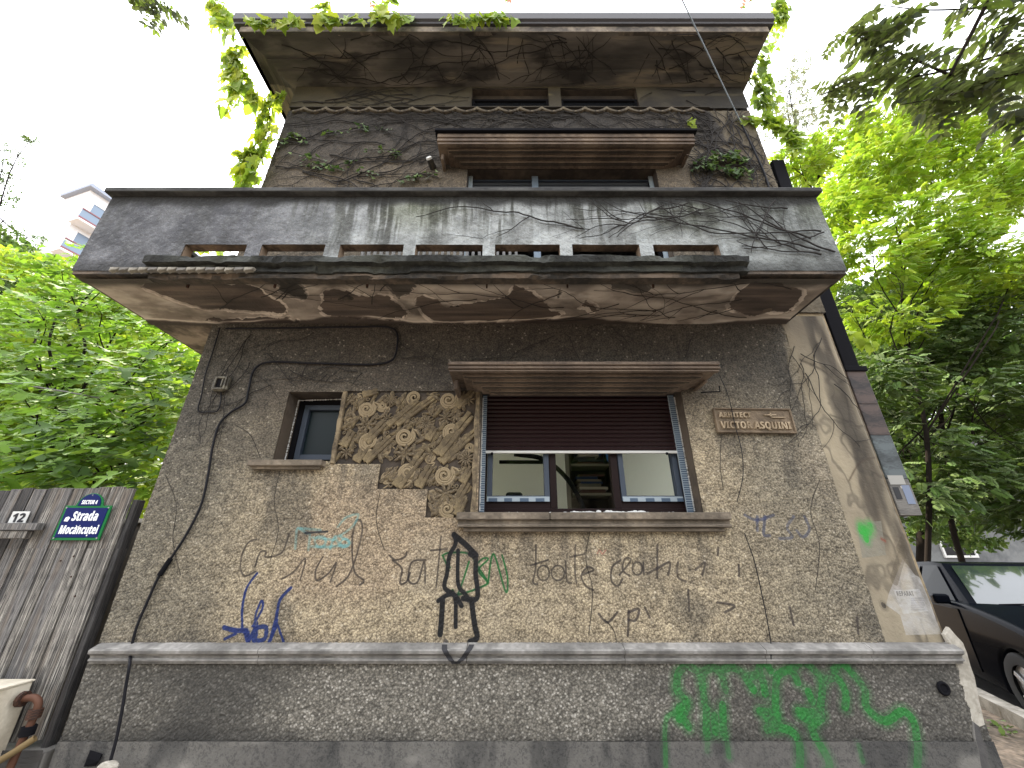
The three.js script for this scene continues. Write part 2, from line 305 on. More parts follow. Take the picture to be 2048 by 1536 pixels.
  for (const [l, w] of [
    [[[908, 1068], [911, 1087], [899, 1111], [894, 1146], [889, 1175], [910, 1191], [923, 1212]], 10], [[[908, 1070], [932, 1090], [952, 1111]], 13], [[[940, 1108], [951, 1117], [951, 1146], [954, 1196], [926, 1197]], 11], [[[916, 1101], [916, 1166], [929, 1187], [938, 1199]], 9],
    [[[876, 1202], [896, 1190], [910, 1196], [911, 1254]], 9], [[[885, 1202], [882, 1249], [880, 1269]], 12], [[[943, 1202], [949, 1249], [954, 1275], [940, 1284]], 12],
  ]) line(l, w, N);
  line([[891, 1284], [911, 1322], [940, 1290]], 11, 'rgba(25,25,30,0.7)');
  // slate blue letters near the right end
  const S = 'rgba(52,58,84,0.62)';
  for (const l of [[[1490, 1030], [1515, 1040], [1548, 1030]], [[1515, 1033], [1515, 1061]], [[1531, 1033], [1528, 1068], [1540, 1071]], [[1560, 1077], [1585, 1074], [1575, 1055], [1588, 1033]], [[1594, 1061], [1607, 1074], [1620, 1058], [1610, 1033]]]) line(l, 7, S);
  // cracks
  for (const l of [[[1210, 1240], [1228, 1262], [1236, 1300]], [[1443, 870], [1441, 930], [1447, 980]], [[1180, 1062], [1172, 1120], [1185, 1180], [1178, 1270]], [[560, 940], [548, 1000], [556, 1060], [540, 1120]], [[760, 985], [752, 1040], [768, 1100]], [[330, 950], [352, 1010], [345, 1080], [360, 1150]], [[1640, 960], [1622, 1020], [1640, 1090], [1632, 1180]], [[470, 850], [500, 870], [520, 915]]]) line(l, 2, 'rgba(20,16,14,0.8)');
}
const castH = (x, y, s) => { const w = 0.5 * s * (vnoise(x / s * 0.7, y / s * 0.7 + 9) - 0.5), d = cell((x + w) / s, (y - w) / (s * 0.85)); return 1 - clamp(d * 1.25); };
const GRIT = 0.0145;
function roughcastTexture(x0, x1, y0, y1, W, H, layer, tone) {
  return paint(W, H, x0, x1, y0, y1, (x, y, i, j) => {
    const d = castH(x, y, GRIT), id = cell.id, d2 = castH(x + 3, y + 7, 0.007), grain = clamp(0.12 + 0.42 * d + 0.34 * d2 + 0.22 * (id - 0.4) + 0.35 * (vnoise(x * 300, y * 300) - 0.5) + 0.4 * (fbm(x * 26, y * 34, 3) - 0.5));
    let c = tone(x, y, grain, id);
    if (layer) { const o = ((H - 1 - j) * W + i) * 4, a = layer[o + 3] / 255; if (a > 0.01) { const k = a * clamp(0.1 + 1.15 * a - (1 - grain) * 0.9 * (1.1 - a * 0.6) + 0.5 * (fbm(x * 12, y * 12, 3) - 0.4)); c = mix3(c, [layer[o], layer[o + 1], layer[o + 2]], clamp(k)); } }
    return c;
  });
}
// ---- lower front
{
  const x0 = XL, x1 = XC, y0 = 1.03, y1 = 3.52, W = 2048, H = 968;
  const layer = strokesLayer(x0, x1, y0, y1, W, H, 0.008, wallTags);
  const tex = roughcastTexture(x0, x1, y0, y1, W, H, layer, (x, y, g, id) => {
    const darkMask = clamp(sm(2.1, 3.1, y + (fbm(x * 1.1, y * 1.1, 3) - 0.5) * 0.7) * 1.0 + sm(-1.7, -2.75, x) * sm(1.5, 2.6, y) * 0.55 + (fbm(x * 3 + 5, y * 3, 4) - 0.5) * 0.28);  // mask darkens the wall towards the balcony and the upper left
    const warm = fbm(x * 0.9 + 9, y * 1.3 + 2, 3);
    let c = mix3([66, 58, 47], [222, 205, 171], g);
    c = mix3(c, mix3([68, 57, 47], [202, 177, 148], g), sm(0.5, 0.75, warm) * 0.45);
    c = mix3(c, mix3([26, 24, 22], [88, 80, 71], g), darkMask * 0.92);
    c = mix3(c, mix3([36, 35, 32], [128, 124, 112], g), clamp(sm(-1.5, -2.6, x + 0.5 * (fbm(x * 2, y * 2, 3) - 0.5)) * 0.7 + sm(1.2, 2.4, x + 0.6 * (fbm(x * 2 + 4, y * 2, 3) - 0.5)) * 0.45));
    const run = (a, b, top, len) => sm(a - 0.05, a + 0.02, x) * sm(b + 0.05, b - 0.02, x) * sm(top - len, top, y) * (y < top ? 1 : 0) * sm(0.42, 0.68, fbm(x * 16, y * 1.1 + a, 4)), dripShade = Math.max(run(-0.38, 1.56, 1.72, 0.6), run(-2.0, -1.47, 2.16, 0.5), run(-1.41, -0.64, 2.2, 0.45), run(1.64, 2.26, 2.45, 0.35));  // drip streaks, with the shadow below the sills painted in
    c = mix3(c, mix3([34, 31, 28], [112, 104, 92], g), dripShade * 0.4); c = mix3(c, mix3([30, 28, 25], [104, 98, 88], g), sm(0.55, 0.72, fbm(x * 2.4 + 11, y * 1.7 + 5, 5)) * 0.45 + sm(1.16, 1.03, y + 0.1 * fbm(x * 4, 1, 3)) * 0.3);
    c = mix3(c, mix3([90, 82, 70], [200, 188, 164], g), sm(0.6, 0.7, fbm(x * 1.7 + 21, y * 2.1 + 8, 3)) * 0.3 * (1 - darkMask));
    if (id > 0.985) c = mix3(c, [200, 192, 176], 0.5 * g);
    const light = sm(XC - 0.085, XC - 0.06, x) * sm(2.25, 2.7, y) * sm(0.3, 0.5, fbm(x * 6, y * 3));  // pale strip paints in the lit bevel at the right edge
    return mix3(c, mix3([100, 92, 78], [176, 164, 140], g), light * 0.8);
  });
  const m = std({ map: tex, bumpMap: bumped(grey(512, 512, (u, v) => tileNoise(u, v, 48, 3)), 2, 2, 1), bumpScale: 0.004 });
  const holes = [BIG, SMALL, ...STEPS];
  const g = relief({ x0, x1, y0, y1, step: 0.0068, holes, fn: (x, y) => 0.008 * castH(x, y, GRIT) + 0.007 * (fbm(x * 28, y * 34, 3) - 0.5) + 0.006 * (fbm(x * 8, y * 8, 3) - 0.5) });
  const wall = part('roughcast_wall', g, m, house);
  tag(wall, 'coarse sand coloured roughcast ground floor wall with graffiti, darker under the balcony');
  // the masonry behind it, whose openings give the reveals
  part('wall_core', [slab([[XL, 0], [XC, 0], [XC, 3.6], [XL, 3.6]], holes.slice(0, 2), -0.3, -0.012)], M.brownPlaster, house);
  // cement strip at the right corner
  const cx1 = XR, tw = 512, th = 2048, cy0 = 1.03, cy1 = 3.56;
  const cl = strokesLayer(XC, cx1, cy0, cy1, tw, th, 0, ({ line, fill, g: ctx, at, k }) => {
    fill([[1712, 1045], [1762, 1042], [1772, 1110], [1724, 1116]], 'rgba(120,118,108,0.85)');
    for (const l of [[[1722, 1052], [1722, 1062]], [[1730, 1056], [1732, 1078]], [[1740, 1052], [1738, 1064]], [[1724, 1058], [1742, 1058]]]) line(l, 12, 'rgba(40,150,50,0.97)');
    line([[1763, 1078], [1770, 1082]], 4, 'rgba(130,60,45,0.6)');
    fill([[1805, 1118], [1830, 1150], [1862, 1165], [1890, 1200], [1892, 1268], [1812, 1270], [1800, 1230], [1772, 1210], [1778, 1185]], 'rgba(172,171,169,0.75)');
    fill([[1786, 1180], [1838, 1178], [1856, 1222], [1806, 1228]], 'rgba(178,178,178,0.9)');
    for (const l of [[[1788, 1160], [1800, 1120], [1812, 1090]], [[1800, 1100], [1815, 1070], [1830, 1060]]]) line(l, 16, 'rgba(70,60,48,0.45)');
    line([[1600, 720], [1650, 745], [1690, 790], [1700, 850]], 5, 'rgba(50,44,36,0.6)'); line([[1660, 830], [1700, 850], [1720, 900]], 4, 'rgba(50,44,36,0.5)'); line([[1650, 680], [1670, 730], [1655, 760]], 8, 'rgba(60,54,46,0.5)');
    line([[1698, 960], [1720, 925], [1750, 915]], 3, 'rgba(60,50,40,0.5)');
    for (const p of [[1847, 1130], [1766, 1210], [1878, 1215], [1793, 1020]]) line([p, [p[0] + 2, p[1] + 1]], 8, 'rgba(30,26,22,0.9)');
    line([[1883, 1235], [1890, 1250]], 9, 'rgba(24,20,18,0.9)'); line([[1876, 1240], [1893, 1243]], 5, 'rgba(24,20,18,0.9)');
    const q = at([1800, 1192]); ctx.fillStyle = 'rgba(70,70,74,0.85)'; ctx.font = 'bold ' + Math.round(8 * k) + 'px sans-serif'; ctx.fillText('REPARAT', q[0] - 6 * k, q[1]);
    for (let i = 0; i < 6; i++) line([[1822, 1197 + i * 4.5], [1846 + (i % 2) * 3, 1196 + i * 4.5]], 1.8, 'rgba(150,150,152,0.8)');
  });
  const ct = paint(tw, th, XC, cx1, cy0, cy1, (x, y, i, j) => {
    let c = mix3([164, 152, 128], [116, 107, 91], fbm(x * 5, y * 3, 5)); c = mix3(c, [48, 43, 37], sm(0.16, 0.03, Math.abs(x - XR + 0.13 + 0.1 * (fbm(y * 1.5, 3, 4) - 0.5))) * sm(0.35, 0.6, fbm(x * 7, y * 1.5 + 9, 4)) * 0.75); c = mix3(c, [44, 39, 34], sm(0.035, 0.0, Math.abs(fbm(x * 3.5 + 2, y * 2.2, 4) - 0.5)) * 0.35);
    c = mix3(c, [66, 58, 48], sm(0.5, 0.72, fbm(x * 4 + 3, y * 1.2, 4)) * 0.55 + sm(3.0, 3.5, y) * 0.35);
    c = mix3(c, [152, 143, 122], sm(0.55, 0.8, fbm(x * 3 + 8, y * 1.6 + 4, 3)) * 0.6);
    const o = ((th - 1 - j) * tw + i) * 4, a = cl[o + 3] / 255; return mix3(c, [cl[o], cl[o + 1], cl[o + 2]], a * clamp(0.55 + 0.9 * (fbm(x * 14, y * 14, 4) - 0.25)) * (0.8 + 0.2 * vnoise(x * 90, y * 90)));
  });
  const ragged = (y) => XR + 0.012 * (fbm(y * 6, 3, 3) - 0.5) * 2;
  const cg = relief({ x0: XC, x1: cx1, y0: cy0, y1: cy1, step: 0.012, fn: (x, y) => -0.004 + 0.012 * fbm(x * 4, y * 4, 4) - 0.03 * sm(XR - 0.05, XR, x), frame: (x, y, h) => [x + sm(XR - 0.08, XR, x) * (ragged(y) - XR), y, h] });
  const strip = part('cement_strip', cg, std({ map: ct, bumpMap: bumped(fineBump, 3, 3, 1), bumpScale: 0.003 }), house);
  tag(strip, 'smooth stained cement strip at the right corner with pasted notice and green paint blob');
}
// ---- plinth, string course
{
  const x0 = -2.725, x1 = XR, y0 = 0.535, y1 = 0.925, W = 2048, H = 148;
  const layer = strokesLayer(x0, x1, 0.15, y1, 2048, 288, 0.02, greenTag);
  const pick = (x, y) => { const i = clamp(Math.floor((x - x0) / (x1 - x0) * 2048), 0, 2047), j = clamp(Math.floor((y1 - y) / (y1 - 0.15) * 288), 0, 287); return (j * 2048 + i) * 4; };
  const pt = paint(W, H * 2, x0, x1, y0, y1, (x, y) => {
    const d = castH(x, y, 0.0135), id = cell.id, g = clamp(0.5 * d + 0.6 * (id - 0.25) + 0.3 * (vnoise(x * 260, y * 260) - 0.5));
    let c = mix3([72, 69, 63], [158, 152, 140], g); if (id > 0.9) c = mix3(c, [184, 180, 172], d * 0.8);
    c = mix3(c, [42, 41, 39], clamp(sm(0.42, 0.75, fbm(x * 1.1, y * 2.5, 5)) * 0.45 + sm(2.2, 2.8, x) * 0.35 + sm(-1.2, -2.6, x) * 0.3 + sm(0.7, 0.54, y + 0.12 * fbm(x * 5, 2, 4)) * 0.35));
    const o = pick(x, y), a = layer[o + 3] / 255; return mix3(c, mix3([layer[o], layer[o + 1], layer[o + 2]], [120, 150, 110], clamp(g - 0.6)), a * clamp(0.5 + 0.55 * g + 1.1 * (fbm(x * 9, y * 9, 4) - 0.42)));
  });
  const g = relief({ x0, x1, y0, y1, step: 0.0068, fn: (x, y) => 0.02 + 0.008 * castH(x, y, 0.0135) + 0.004 * fbm(x * 9, y * 9, 3) });
  tag(part('plinth', g, std({ map: pt, bumpMap: bumped(fineBump, 6, 6, 1), bumpScale: 0.004 }), house), 'dark pebbledash plinth with green spray paint');
  const bt = paint(2048, 256, x0, x1, 0, y0, (x, y) => {
    const sp = 0.5 * vnoise(x * 160, y * 160) + 0.5 * fbm(x * 40, y * 40, 3); let c = mix3([116, 113, 107], [70, 68, 66], clamp(fbm(x * 1.5, y * 4, 5) * 0.6 + sp * 0.4)); c = mix3(c, [40, 40, 40], sm(0.52, 0.75, fbm(x * 7, y * 2.2, 6)) * 0.5 + sm(2.0, 2.8, x) * 0.4 + (sp > 0.62 ? 0.25 : 0));
    c = mix3(c, [150, 146, 138], sm(0.6, 0.8, fbm(x * 3 + 4, y * 5, 3)) * 0.5);
    if (y < 0.16) return c; const o = pick(x, y), a = layer[o + 3] / 255; return mix3(c, [layer[o], layer[o + 1], layer[o + 2]], a * clamp(0.6 + 1.2 * (fbm(x * 9, y * 9, 4) - 0.5)));
  });
  const bg = relief({ x0, x1, y0: 0, y1: y0, step: 0.03, fn: (x, y) => 0.034 + 0.01 * (fbm(x * 3, y * 3, 4) - 0.5) });
  part('plinth_base', [bg], std({ map: bt, bumpMap: bumped(fineBump, 3, 3, 1), bumpScale: 0.004 }), house);
  part('plinth_core', [box(x0, XR, 0, y0, -0.3, 0.022), box(x0, XR, y0, y1, -0.3, 0.012)], M.concrete, house);
  // string course: pieces of moulding with open joints
  const prof = [[-0.01, 0.925], [0.045, 0.925], [0.05, 0.938], [0.062, 0.942], [0.062, 0.952], [0.052, 0.957], [0.056, 0.97], [0.078, 0.984], [0.082, 1.0], [0.074, 1.008], [0.03, 1.026], [-0.01, 1.034]];
  const course = new THREE.Group(); course.name = 'string_course'; house.add(course); tag(course, 'light grey moulded string course above the plinth');
  const cuts = [-2.7, -1.62, -0.29, 0.72, 1.62, 2.3, XR - 0.01];
  for (let i = 0; i < 6; i++) part('moulding', runX(prof, cuts[i] + 0.002, cuts[i + 1] - 0.002), M.greyPaint, course);
  // the black tag runs on over the moulding, with a pale blue splash beside it
  const spray = (xa, xb, w, m) => { const l = prof.slice(1, 11).reverse(), pos = [], idx = []; l.forEach(([z, y], i) => { const x = mix(xa, xb, i / 9); pos.push(x - w / 2, y, z + 0.003, x + w / 2, y, z + 0.003); if (i) idx.push(i * 2 - 2, i * 2, i * 2 - 1, i * 2 - 1, i * 2, i * 2 + 1); }); const g = new THREE.BufferGeometry(); g.setAttribute('position', new THREE.Float32BufferAttribute(pos, 3)); g.setIndex(idx); g.computeVertexNormals(); return part('spray_paint', metres(g), m, course); };
  const sprayM = std({ color: lin(0.03, 0.03, 0.034), side: THREE.DoubleSide }), tagX = (px, py) => onZ(px, py, 0.06).x;
  spray(tagX(888, 1284), tagX(909, 1318), 0.035, sprayM); spray(tagX(943, 1284), tagX(914, 1318), 0.035, sprayM);
  // broken render at the right corner
  const chip = (l, z0, d) => { const sh = new THREE.Shape(l.map(([x, y]) => { const q = onZ(x, y, z0); return new THREE.Vector2(q.x, q.y); })); return metres(new THREE.ExtrudeGeometry(sh, { depth: d, bevelEnabled: true, bevelSize: 0.004, bevelThickness: 0.006, bevelSegments: 1 }).translate(0, 0, z0)); };
  part('broken_render', chip([[1884, 1268], [1892, 1255], [1903, 1268], [1918, 1284], [1926, 1304], [1933, 1330], [1941, 1352], [1948, 1390], [1961, 1446], [1951, 1450], [1937, 1440], [1934, 1415], [1924, 1398], [1921, 1372], [1914, 1366], [1912, 1340], [1904, 1322], [1901, 1300]], 0.006, 0.018), M.offWhite, house);
  part('broken_render', chip([[1935, 1440], [1945, 1448], [1952, 1474], [1960, 1500], [1966, 1530], [1950, 1532], [1944, 1496], [1938, 1470]], 0.0, 0.03), M.concrete, house);
  // round hole of a drain pipe
  const p = onZ(1887, 1377, 0.03), tube = new THREE.TorusGeometry(0.03, 0.009, 8, 20).translate(p.x, p.y, 0.03), plug = new THREE.CircleGeometry(0.03, 16).translate(p.x, p.y, 0.031);
  const drain = part('drain_pipe', [tube], M.black, house); part('pipe_mouth', plug, M.black, drain);
}
// ---- side walls, back, floors and roof deck
{
  part('side_wall', [box(XR - 0.3, XR - 0.012, 0, 7.0, -8, -2.0), box(XR - 0.3, XR - 0.012, 3.25, 7.0, -2.0, -0.45), box(XR - 0.3, XR - 0.012, 0, 1.5, -2.0, -0.45), box(XR - 0.3, XR - 0.012, 0, 7.0, -0.45, -0.014)], std({ map: mottled([150, 134, 106], [92, 82, 68]), bumpMap: bumped(fineBump, 2), bumpScale: 0.006 }), house);  // opening added in this unseen right wall to light the room
  part('side_wall', [box(XL, XL + 0.3, 0, 7.0, -8, -3.0), box(XL, XL + 0.3, 3.3, 7, -3.0, -0.302), box(XL, XL + 0.3, 0, 1.3, -3.0, -0.302)], M.darkPlaster, house);  // unseen left wall, its opening added to let daylight into the room
  part('back_wall', [box(XL + 0.3, XR - 0.3, 0, 7, -8, -7.7)], M.darkPlaster, house);
  part('floor_slab', [box(XL + 0.3, XR - 0.3, 3.3, 3.6, -7.7, -0.302), box(XL + 0.3, XR - 0.3, 0.9, 1.0, -3.0, -0.302)], std({ color: lin(0.8, 0.8, 0.76) }), house);
  part('room_wall', box(XL + 0.3, XR - 0.3, 1.0, 3.3, -2.05, -1.95), M.roomWall, house);
  part('roof_deck', [box(XL - 0.35, XR + 0.02, 7.04, 7.14, -8.2, 0.5)], M.concrete, house);
}
// ---- upper front
{
  const x0 = XL, x1 = XR, y0 = 3.6, y1 = 6.5, W = 2048, H = 1060;
  const tex = roughcastTexture(x0, x1, y0, y1, W, H, null, (x, y, g, id) => {
    const darkMask = clamp(0.28 + sm(5.2, 6.3, y + (fbm(x * 1.4, y * 1.4, 3) - 0.5) * 0.8) * 0.7 + (fbm(x * 3, y * 3, 4) - 0.5) * 0.5);
    let c = mix3([54, 48, 40], [146, 130, 106], g); c = mix3(c, mix3([15, 14, 14], [70, 64, 58], g), darkMask * 0.92);
    const patch = sm(1.75, 2.05, x) * sm(0.48, 0.56, fbm(x * 2.2 + 1, y * 1.6, 4));
    return mix3(c, mix3([112, 102, 84], [80, 72, 58], fbm(x * 9, y * 9, 3)), patch * 0.9);
  });
  const g = relief({ x0, x1, y0, y1, step: 0.0125, holes: [UP], fn: (x, y) => 0.01 * castH(x, y, 0.022) + 0.008 * (fbm(x * 24, y * 28, 3) - 0.5) });
  tag(part('upper_wall', g, std({ map: tex, bumpMap: bumped(grey(512, 512, (u, v) => tileNoise(u, v, 48, 3)), 2, 2, 1), bumpScale: 0.004 }), house), 'dark sooty roughcast wall of the upper storey');
  part('wall_core', [slab([[XL, 3.6], [XR, 3.6], [XR, 7.02], [XL, 7.02]], [UP, AT1, AT2], -0.3, -0.012)], M.brownPlaster, house);
  // smooth attic band
  const at = paint(2048, 256, x0, x1, 6.53, 7.0, (x, y) => {
    let c = mix3([92, 84, 62], [58, 53, 44], fbm(x * 2, y * 5, 4)); const s = Math.abs(y - 6.8 - 0.08 * (fbm(x * 1.6, 4, 3) - 0.5));
    c = mix3(c, [150, 138, 96], (1 - sm(0.006, 0.04, s)) * sm(0.4, 0.6, fbm(x * 1.2, 7, 2)) * 0.8); c = mix3(c, [30, 27, 25], sm(0.5, 0.75, fbm(x * 2.6 + 3, y * 3, 4)) * 0.7);
    return mix3(c, [26, 24, 23], sm(1.4, 2.4, x) * 0.6);
  });
  part('attic_band', relief({ x0, x1, y0: 6.53, y1: 7.0, step: 0.02, holes: [AT1, AT2], fn: (x, y) => 0.014 + 0.006 * fbm(x * 5, y * 5, 3) }), std({ map: at, bumpMap: bumped(fineBump, 2, 2, 1), bumpScale: 0.004 }), house);
  // zigzag frieze
  const frieze = new THREE.Group(); frieze.name = 'zigzag_frieze'; house.add(frieze); tag(frieze, 'row of moulded zigzag chevrons under the attic band');
  part('fillet', box(XL + 0.02, 2.4, 6.524, 6.534, 0, 0.035), M.darkPlaster, frieze);
  const w = 0.262, chev = (() => { const s = new THREE.Shape(); s.moveTo(-w / 2, 0); s.quadraticCurveTo(-w / 4, 0.006, 0, 0.052); s.quadraticCurveTo(w / 4, 0.006, w / 2, 0); s.lineTo(w / 2, -0.016); s.quadraticCurveTo(w / 4, -0.012, 0, 0.028); s.quadraticCurveTo(-w / 4, -0.012, -w / 2, -0.016); return metres(new THREE.ExtrudeGeometry(s, { depth: 0.028, bevelEnabled: true, bevelSize: 0.004, bevelThickness: 0.004, bevelSegments: 1, curveSegments: 4 })); })();
  const fm = std({ map: mottled([116, 106, 88], [56, 50, 44], 6, 256, 0.5) });
  for (let i = 0; i < 19; i++) { const c = part('chevron', chev, fm, frieze); c.position.set(XL + 0.2 + i * w, 6.462, 0.004); c.scale.y = 1.35; }
}
// ---- roof cornice
{
  const x0 = -3.13, x1 = 2.95;
  const st = paint(2048, 256, x0, x1, 0, 0.6, (x, z) => {
    let c = mix3([110, 104, 96], [58, 55, 51], clamp((fbm(x * 1.6, z * 6, 5) - 0.5) * 2 + 0.5)); c = mix3(c, [30, 27, 25], sm(0.5, 0.72, fbm(x * 2.5 + 7, z * 7, 5)) * 0.65);
    c = mix3(c, [134, 122, 102], sm(0.58, 0.76, fbm(x * 1.5 + 3, z * 9 + 5, 4)) * 0.6); return c;
  });
  const prof = [[0.54, 0], [0.287, 0], [0.285, -0.022], [0.177, -0.022], [0.173, -0.05], [0.12, -0.06], [0.05, -0.075], [-0.05, -0.08]];
  // soffit drawn out along the front, then along the left side, mitred at the corner
  const rows = [], rh = (t) => { for (let i = 0; i < prof.length - 1; i++) if (t <= i + 1) return [mix(prof[i][0], prof[i + 1][0], t - i), mix(prof[i][1], prof[i + 1][1], t - i)]; };
  const mk = (side) => { const pos = [], uv = [], idx = [], n = 60; for (let k = 0; k < prof.length; k++) for (let i = 0; i <= n; i++) { const [z, y] = prof[k], t = i / n; if (!side) { const a = XL + (x0 - XL) * clamp((z + 0.05) / 0.59), x = mix(a, x1, t); pos.push(x, 7.03 + y + 0.006 * (fbm(x * 3, z * 9, 3) - 0.5), z); uv.push((x - x0) / (x1 - x0), z / 0.6); } else { const x = XL + (x0 - XL) * clamp((z + 0.05) / 0.59), zz = mix(z, -8.2, t); pos.push(x, 7.03 + y, zz); uv.push(zz / 6, z / 0.6); } } for (let k = 0; k < prof.length - 1; k++) for (let i = 0; i < n; i++) { const a = k * (n + 1) + i, b = a + 1, c = a + n + 1, d = c + 1; side ? idx.push(a, b, d, a, d, c) : idx.push(a, c, d, a, d, b); } const g = new THREE.BufferGeometry(); g.setAttribute('position', new THREE.Float32BufferAttribute(pos, 3)); g.setAttribute('uv', new THREE.Float32BufferAttribute(uv, 2)); g.setIndex(idx); const q = g.toNonIndexed(); q.computeVertexNormals(); return q; };
  st.wrapS = THREE.RepeatWrapping;
  const cornice = new THREE.Group(); cornice.name = 'roof_cornice'; house.add(cornice); tag(cornice, 'deep overhanging roof cornice with a stained stepped soffit');
  part('soffit', [mk(false), mk(true)], std({ map: st, bumpMap: bumped(fineBump, 4), bumpScale: 0.004 }), cornice);
  part('fascia', [box(x0, x1, 7.03, 7.14, 0.5, 0.545, 0.006), box(x0, x0 + 0.05, 7.03, 7.14, -8.2, 0.499, 0.006), box(x1 - 0.05, x1, 7.031, 7.14, -1.2, 0.499)], std({ map: mottled([132, 120, 104], [62, 56, 50], 6, 256, 1) }), cornice);
  part('gutter', [runX([[0.45, 7.142], [0.57, 7.142], [0.575, 7.165], [0.6, 7.18], [0.605, 7.29], [0.59, 7.305], [0.45, 7.31]], x0 - 0.07, x1 + 0.06), box(x0 - 0.07, x0 + 0.1, 7.142, 7.305, -8.2, 0.449), box(x1 - 0.06, x1 + 0.06, 7.142, 7.305, -1.2, 0.449)], std({ color: lin(0.045, 0.042, 0.046), roughness: 0.6 }), cornice);
}
// ---- balcony
{
  const bx0 = -3.34, bx1 = 2.54, zf = 0.66, yb = 3.535, yt = 4.31;
  const bal = new THREE.Group(); bal.name = 'balcony'; house.add(bal); tag(bal, 'long projecting concrete balcony with solid parapet and a row of slots');
  const k = (px) => (px - 1024) / 1529 * 2.34 / 0.394, slots = [[365, 490], [520, 648], [678, 806], [830, 965], [990, 1120], [1145, 1280], [1308, 1440]].map(([a, b]) => [k(a), k(b), 3.62, 3.79]);
  const W = 2048, H = 280;
  const pt = paint(W, H, bx0, bx1, yb, yt, (x, y) => {
    const left = sm(-0.7, -2.3, x + 0.8 * (fbm(x * 2, y * 3, 3) - 0.5)), blot = fbm(x * 5, y * 6, 5), big = fbm(x * 1.3 + 4, y * 1.7, 4); let c = mix3([166, 170, 169], [112, 115, 114], clamp((blot - 0.5) * 2 + 0.45));
    c = mix3(c, mix3([100, 101, 105], [68, 69, 73], clamp((blot - 0.5) * 2.2 + 0.5)), left);
    const sway = x + 0.03 * (fbm(x * 3, y * 4, 3) - 0.5), drip = 0.65 * fbm(sway * 13, y * 1.3 + 3, 5) + 0.35 * fbm(sway * 45, y * 2.5, 3), reach = 0.2 + 0.75 * fbm(sway * 5, 3, 3), from = sm(1, 0.1, (yt - y) / reach);
    c = mix3(c, [44, 45, 38], clamp(sm(0.43, 0.62, drip) * from * (1 - left * 0.7)) * 0.9);
    c = mix3(c, [178, 184, 184], sm(0.55, 0.7, fbm(sway * 16 + 9, y * 1.1, 4)) * sm(4.25, 3.9, y) * 0.55 * (1 - left));
    c = mix3(c, [66, 70, 46], sm(0.52, 0.7, big) * sm(3.75, 4.3, y) * 0.6 * (1 - left)); c = mix3(c, [70, 74, 70], sm(1.0, 2.3, x) * 0.45);
    c = mix3(c, [52, 52, 50], sm(0.5, 0.75, fbm(x * 7 + 2, y * 5, 6)) * 0.3); const fine = 0.6 * fbm(x * 30, y * 34, 4) + 0.4 * vnoise(x * 200, y * 200); c = mix3(c, fine > 0.5 ? [186, 188, 186] : [40, 40, 41], clamp(Math.abs(fine - 0.5) * 0.9));
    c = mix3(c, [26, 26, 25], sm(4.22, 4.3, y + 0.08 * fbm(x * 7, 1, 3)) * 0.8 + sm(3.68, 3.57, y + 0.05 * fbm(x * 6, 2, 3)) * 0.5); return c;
  });
  const pm = std({ map: pt, bumpMap: bumped(fineBump, 2.5, 2.5, 1), bumpScale: 0.012 });
  const fn = (x, y) => 0.01 * (fbm(x * 4, y * 4, 4) - 0.5) * sm(0, 0.06, Math.min(x - bx0, bx1 - x));
  tag(part('parapet', relief({ x0: bx0, x1: bx1, y0: yb, y1: yt, step: 0.02, holes: slots, fn, frame: (x, y, h) => [x, y, zf + h] }), pm, bal), 'grey streaked concrete parapet');
  part('parapet_core', [slab([[bx0 + 0.001, yb + 0.001], [bx1 - 0.001, yb + 0.001], [bx1 - 0.001, yt], [bx0 + 0.001, yt]], slots, zf - 0.078, zf - 0.008)], std({ map: mottled([128, 110, 92], [66, 56, 48], 6, 256, 0.6) }), bal);
  part('parapet_return', box(bx0 + 0.002, bx0 + 0.1, yb + 0.002, yt, -0.9, zf - 0.08), M.concrete, bal); part('parapet_return', box(bx1 - 0.1, bx1 - 0.002, yb + 0.002, yt, -0.012, zf - 0.08), M.concrete, bal);
  part('coping', [box(bx0 - 0.035, bx1 + 0.03, yt + 0.002, yt + 0.05, zf - 0.13, zf + 0.05, 0.01), box(bx0 - 0.035, bx0 + 0.13, yt + 0.002, yt + 0.05, -0.9, zf - 0.132, 0.01), box(bx1 - 0.13, bx1 + 0.03, yt + 0.002, yt + 0.05, -0.012, zf - 0.132, 0.01)], std({ map: mottled([72, 72, 70], [34, 34, 34], 6, 256, 1) }), bal);
  part('floor', box(bx0 + 0.102, bx1 - 0.102, 3.58, 3.615, -0.008, zf - 0.08), M.concrete, bal);
  part('floor', box(bx0 + 0.102, XL - 0.002, 3.58, 3.615, -0.9, -0.01), M.concrete, bal);
  // drip ledge in front of the slots, its edge crumbled
  const roughRun = (prof, x0, x1, amp) => { const sh = new THREE.Shape(prof.map(([z, y]) => new THREE.Vector2(z, y))), g = new THREE.ExtrudeGeometry(sh, { depth: x1 - x0, steps: Math.round((x1 - x0) / 0.02), bevelEnabled: false }); g.applyMatrix4(new THREE.Matrix4().makeBasis(V(0, 0, 1), V(0, 1, 0), V(-1, 0, 0)).setPosition(x1, 0, 0)); const a = g.attributes.position; for (let i = 0; i < a.count; i++) { const x = a.getX(i), y = a.getY(i), z = a.getZ(i); if (z > zf + 0.01) a.setXYZ(i, x, y + amp * (fbm(x * 7 + z * 30, y * 40, 4) - 0.5) * 1.3, z + amp * 2 * (fbm(x * 8 + 3, y * 60 + 5, 5) - 0.55) - amp * 1.5 * sm(0.62, 0.75, fbm(x * 5 + 9, y * 20, 3))); } g.computeVertexNormals(); return metres(toCreasedNormals(g, 0.5)); };
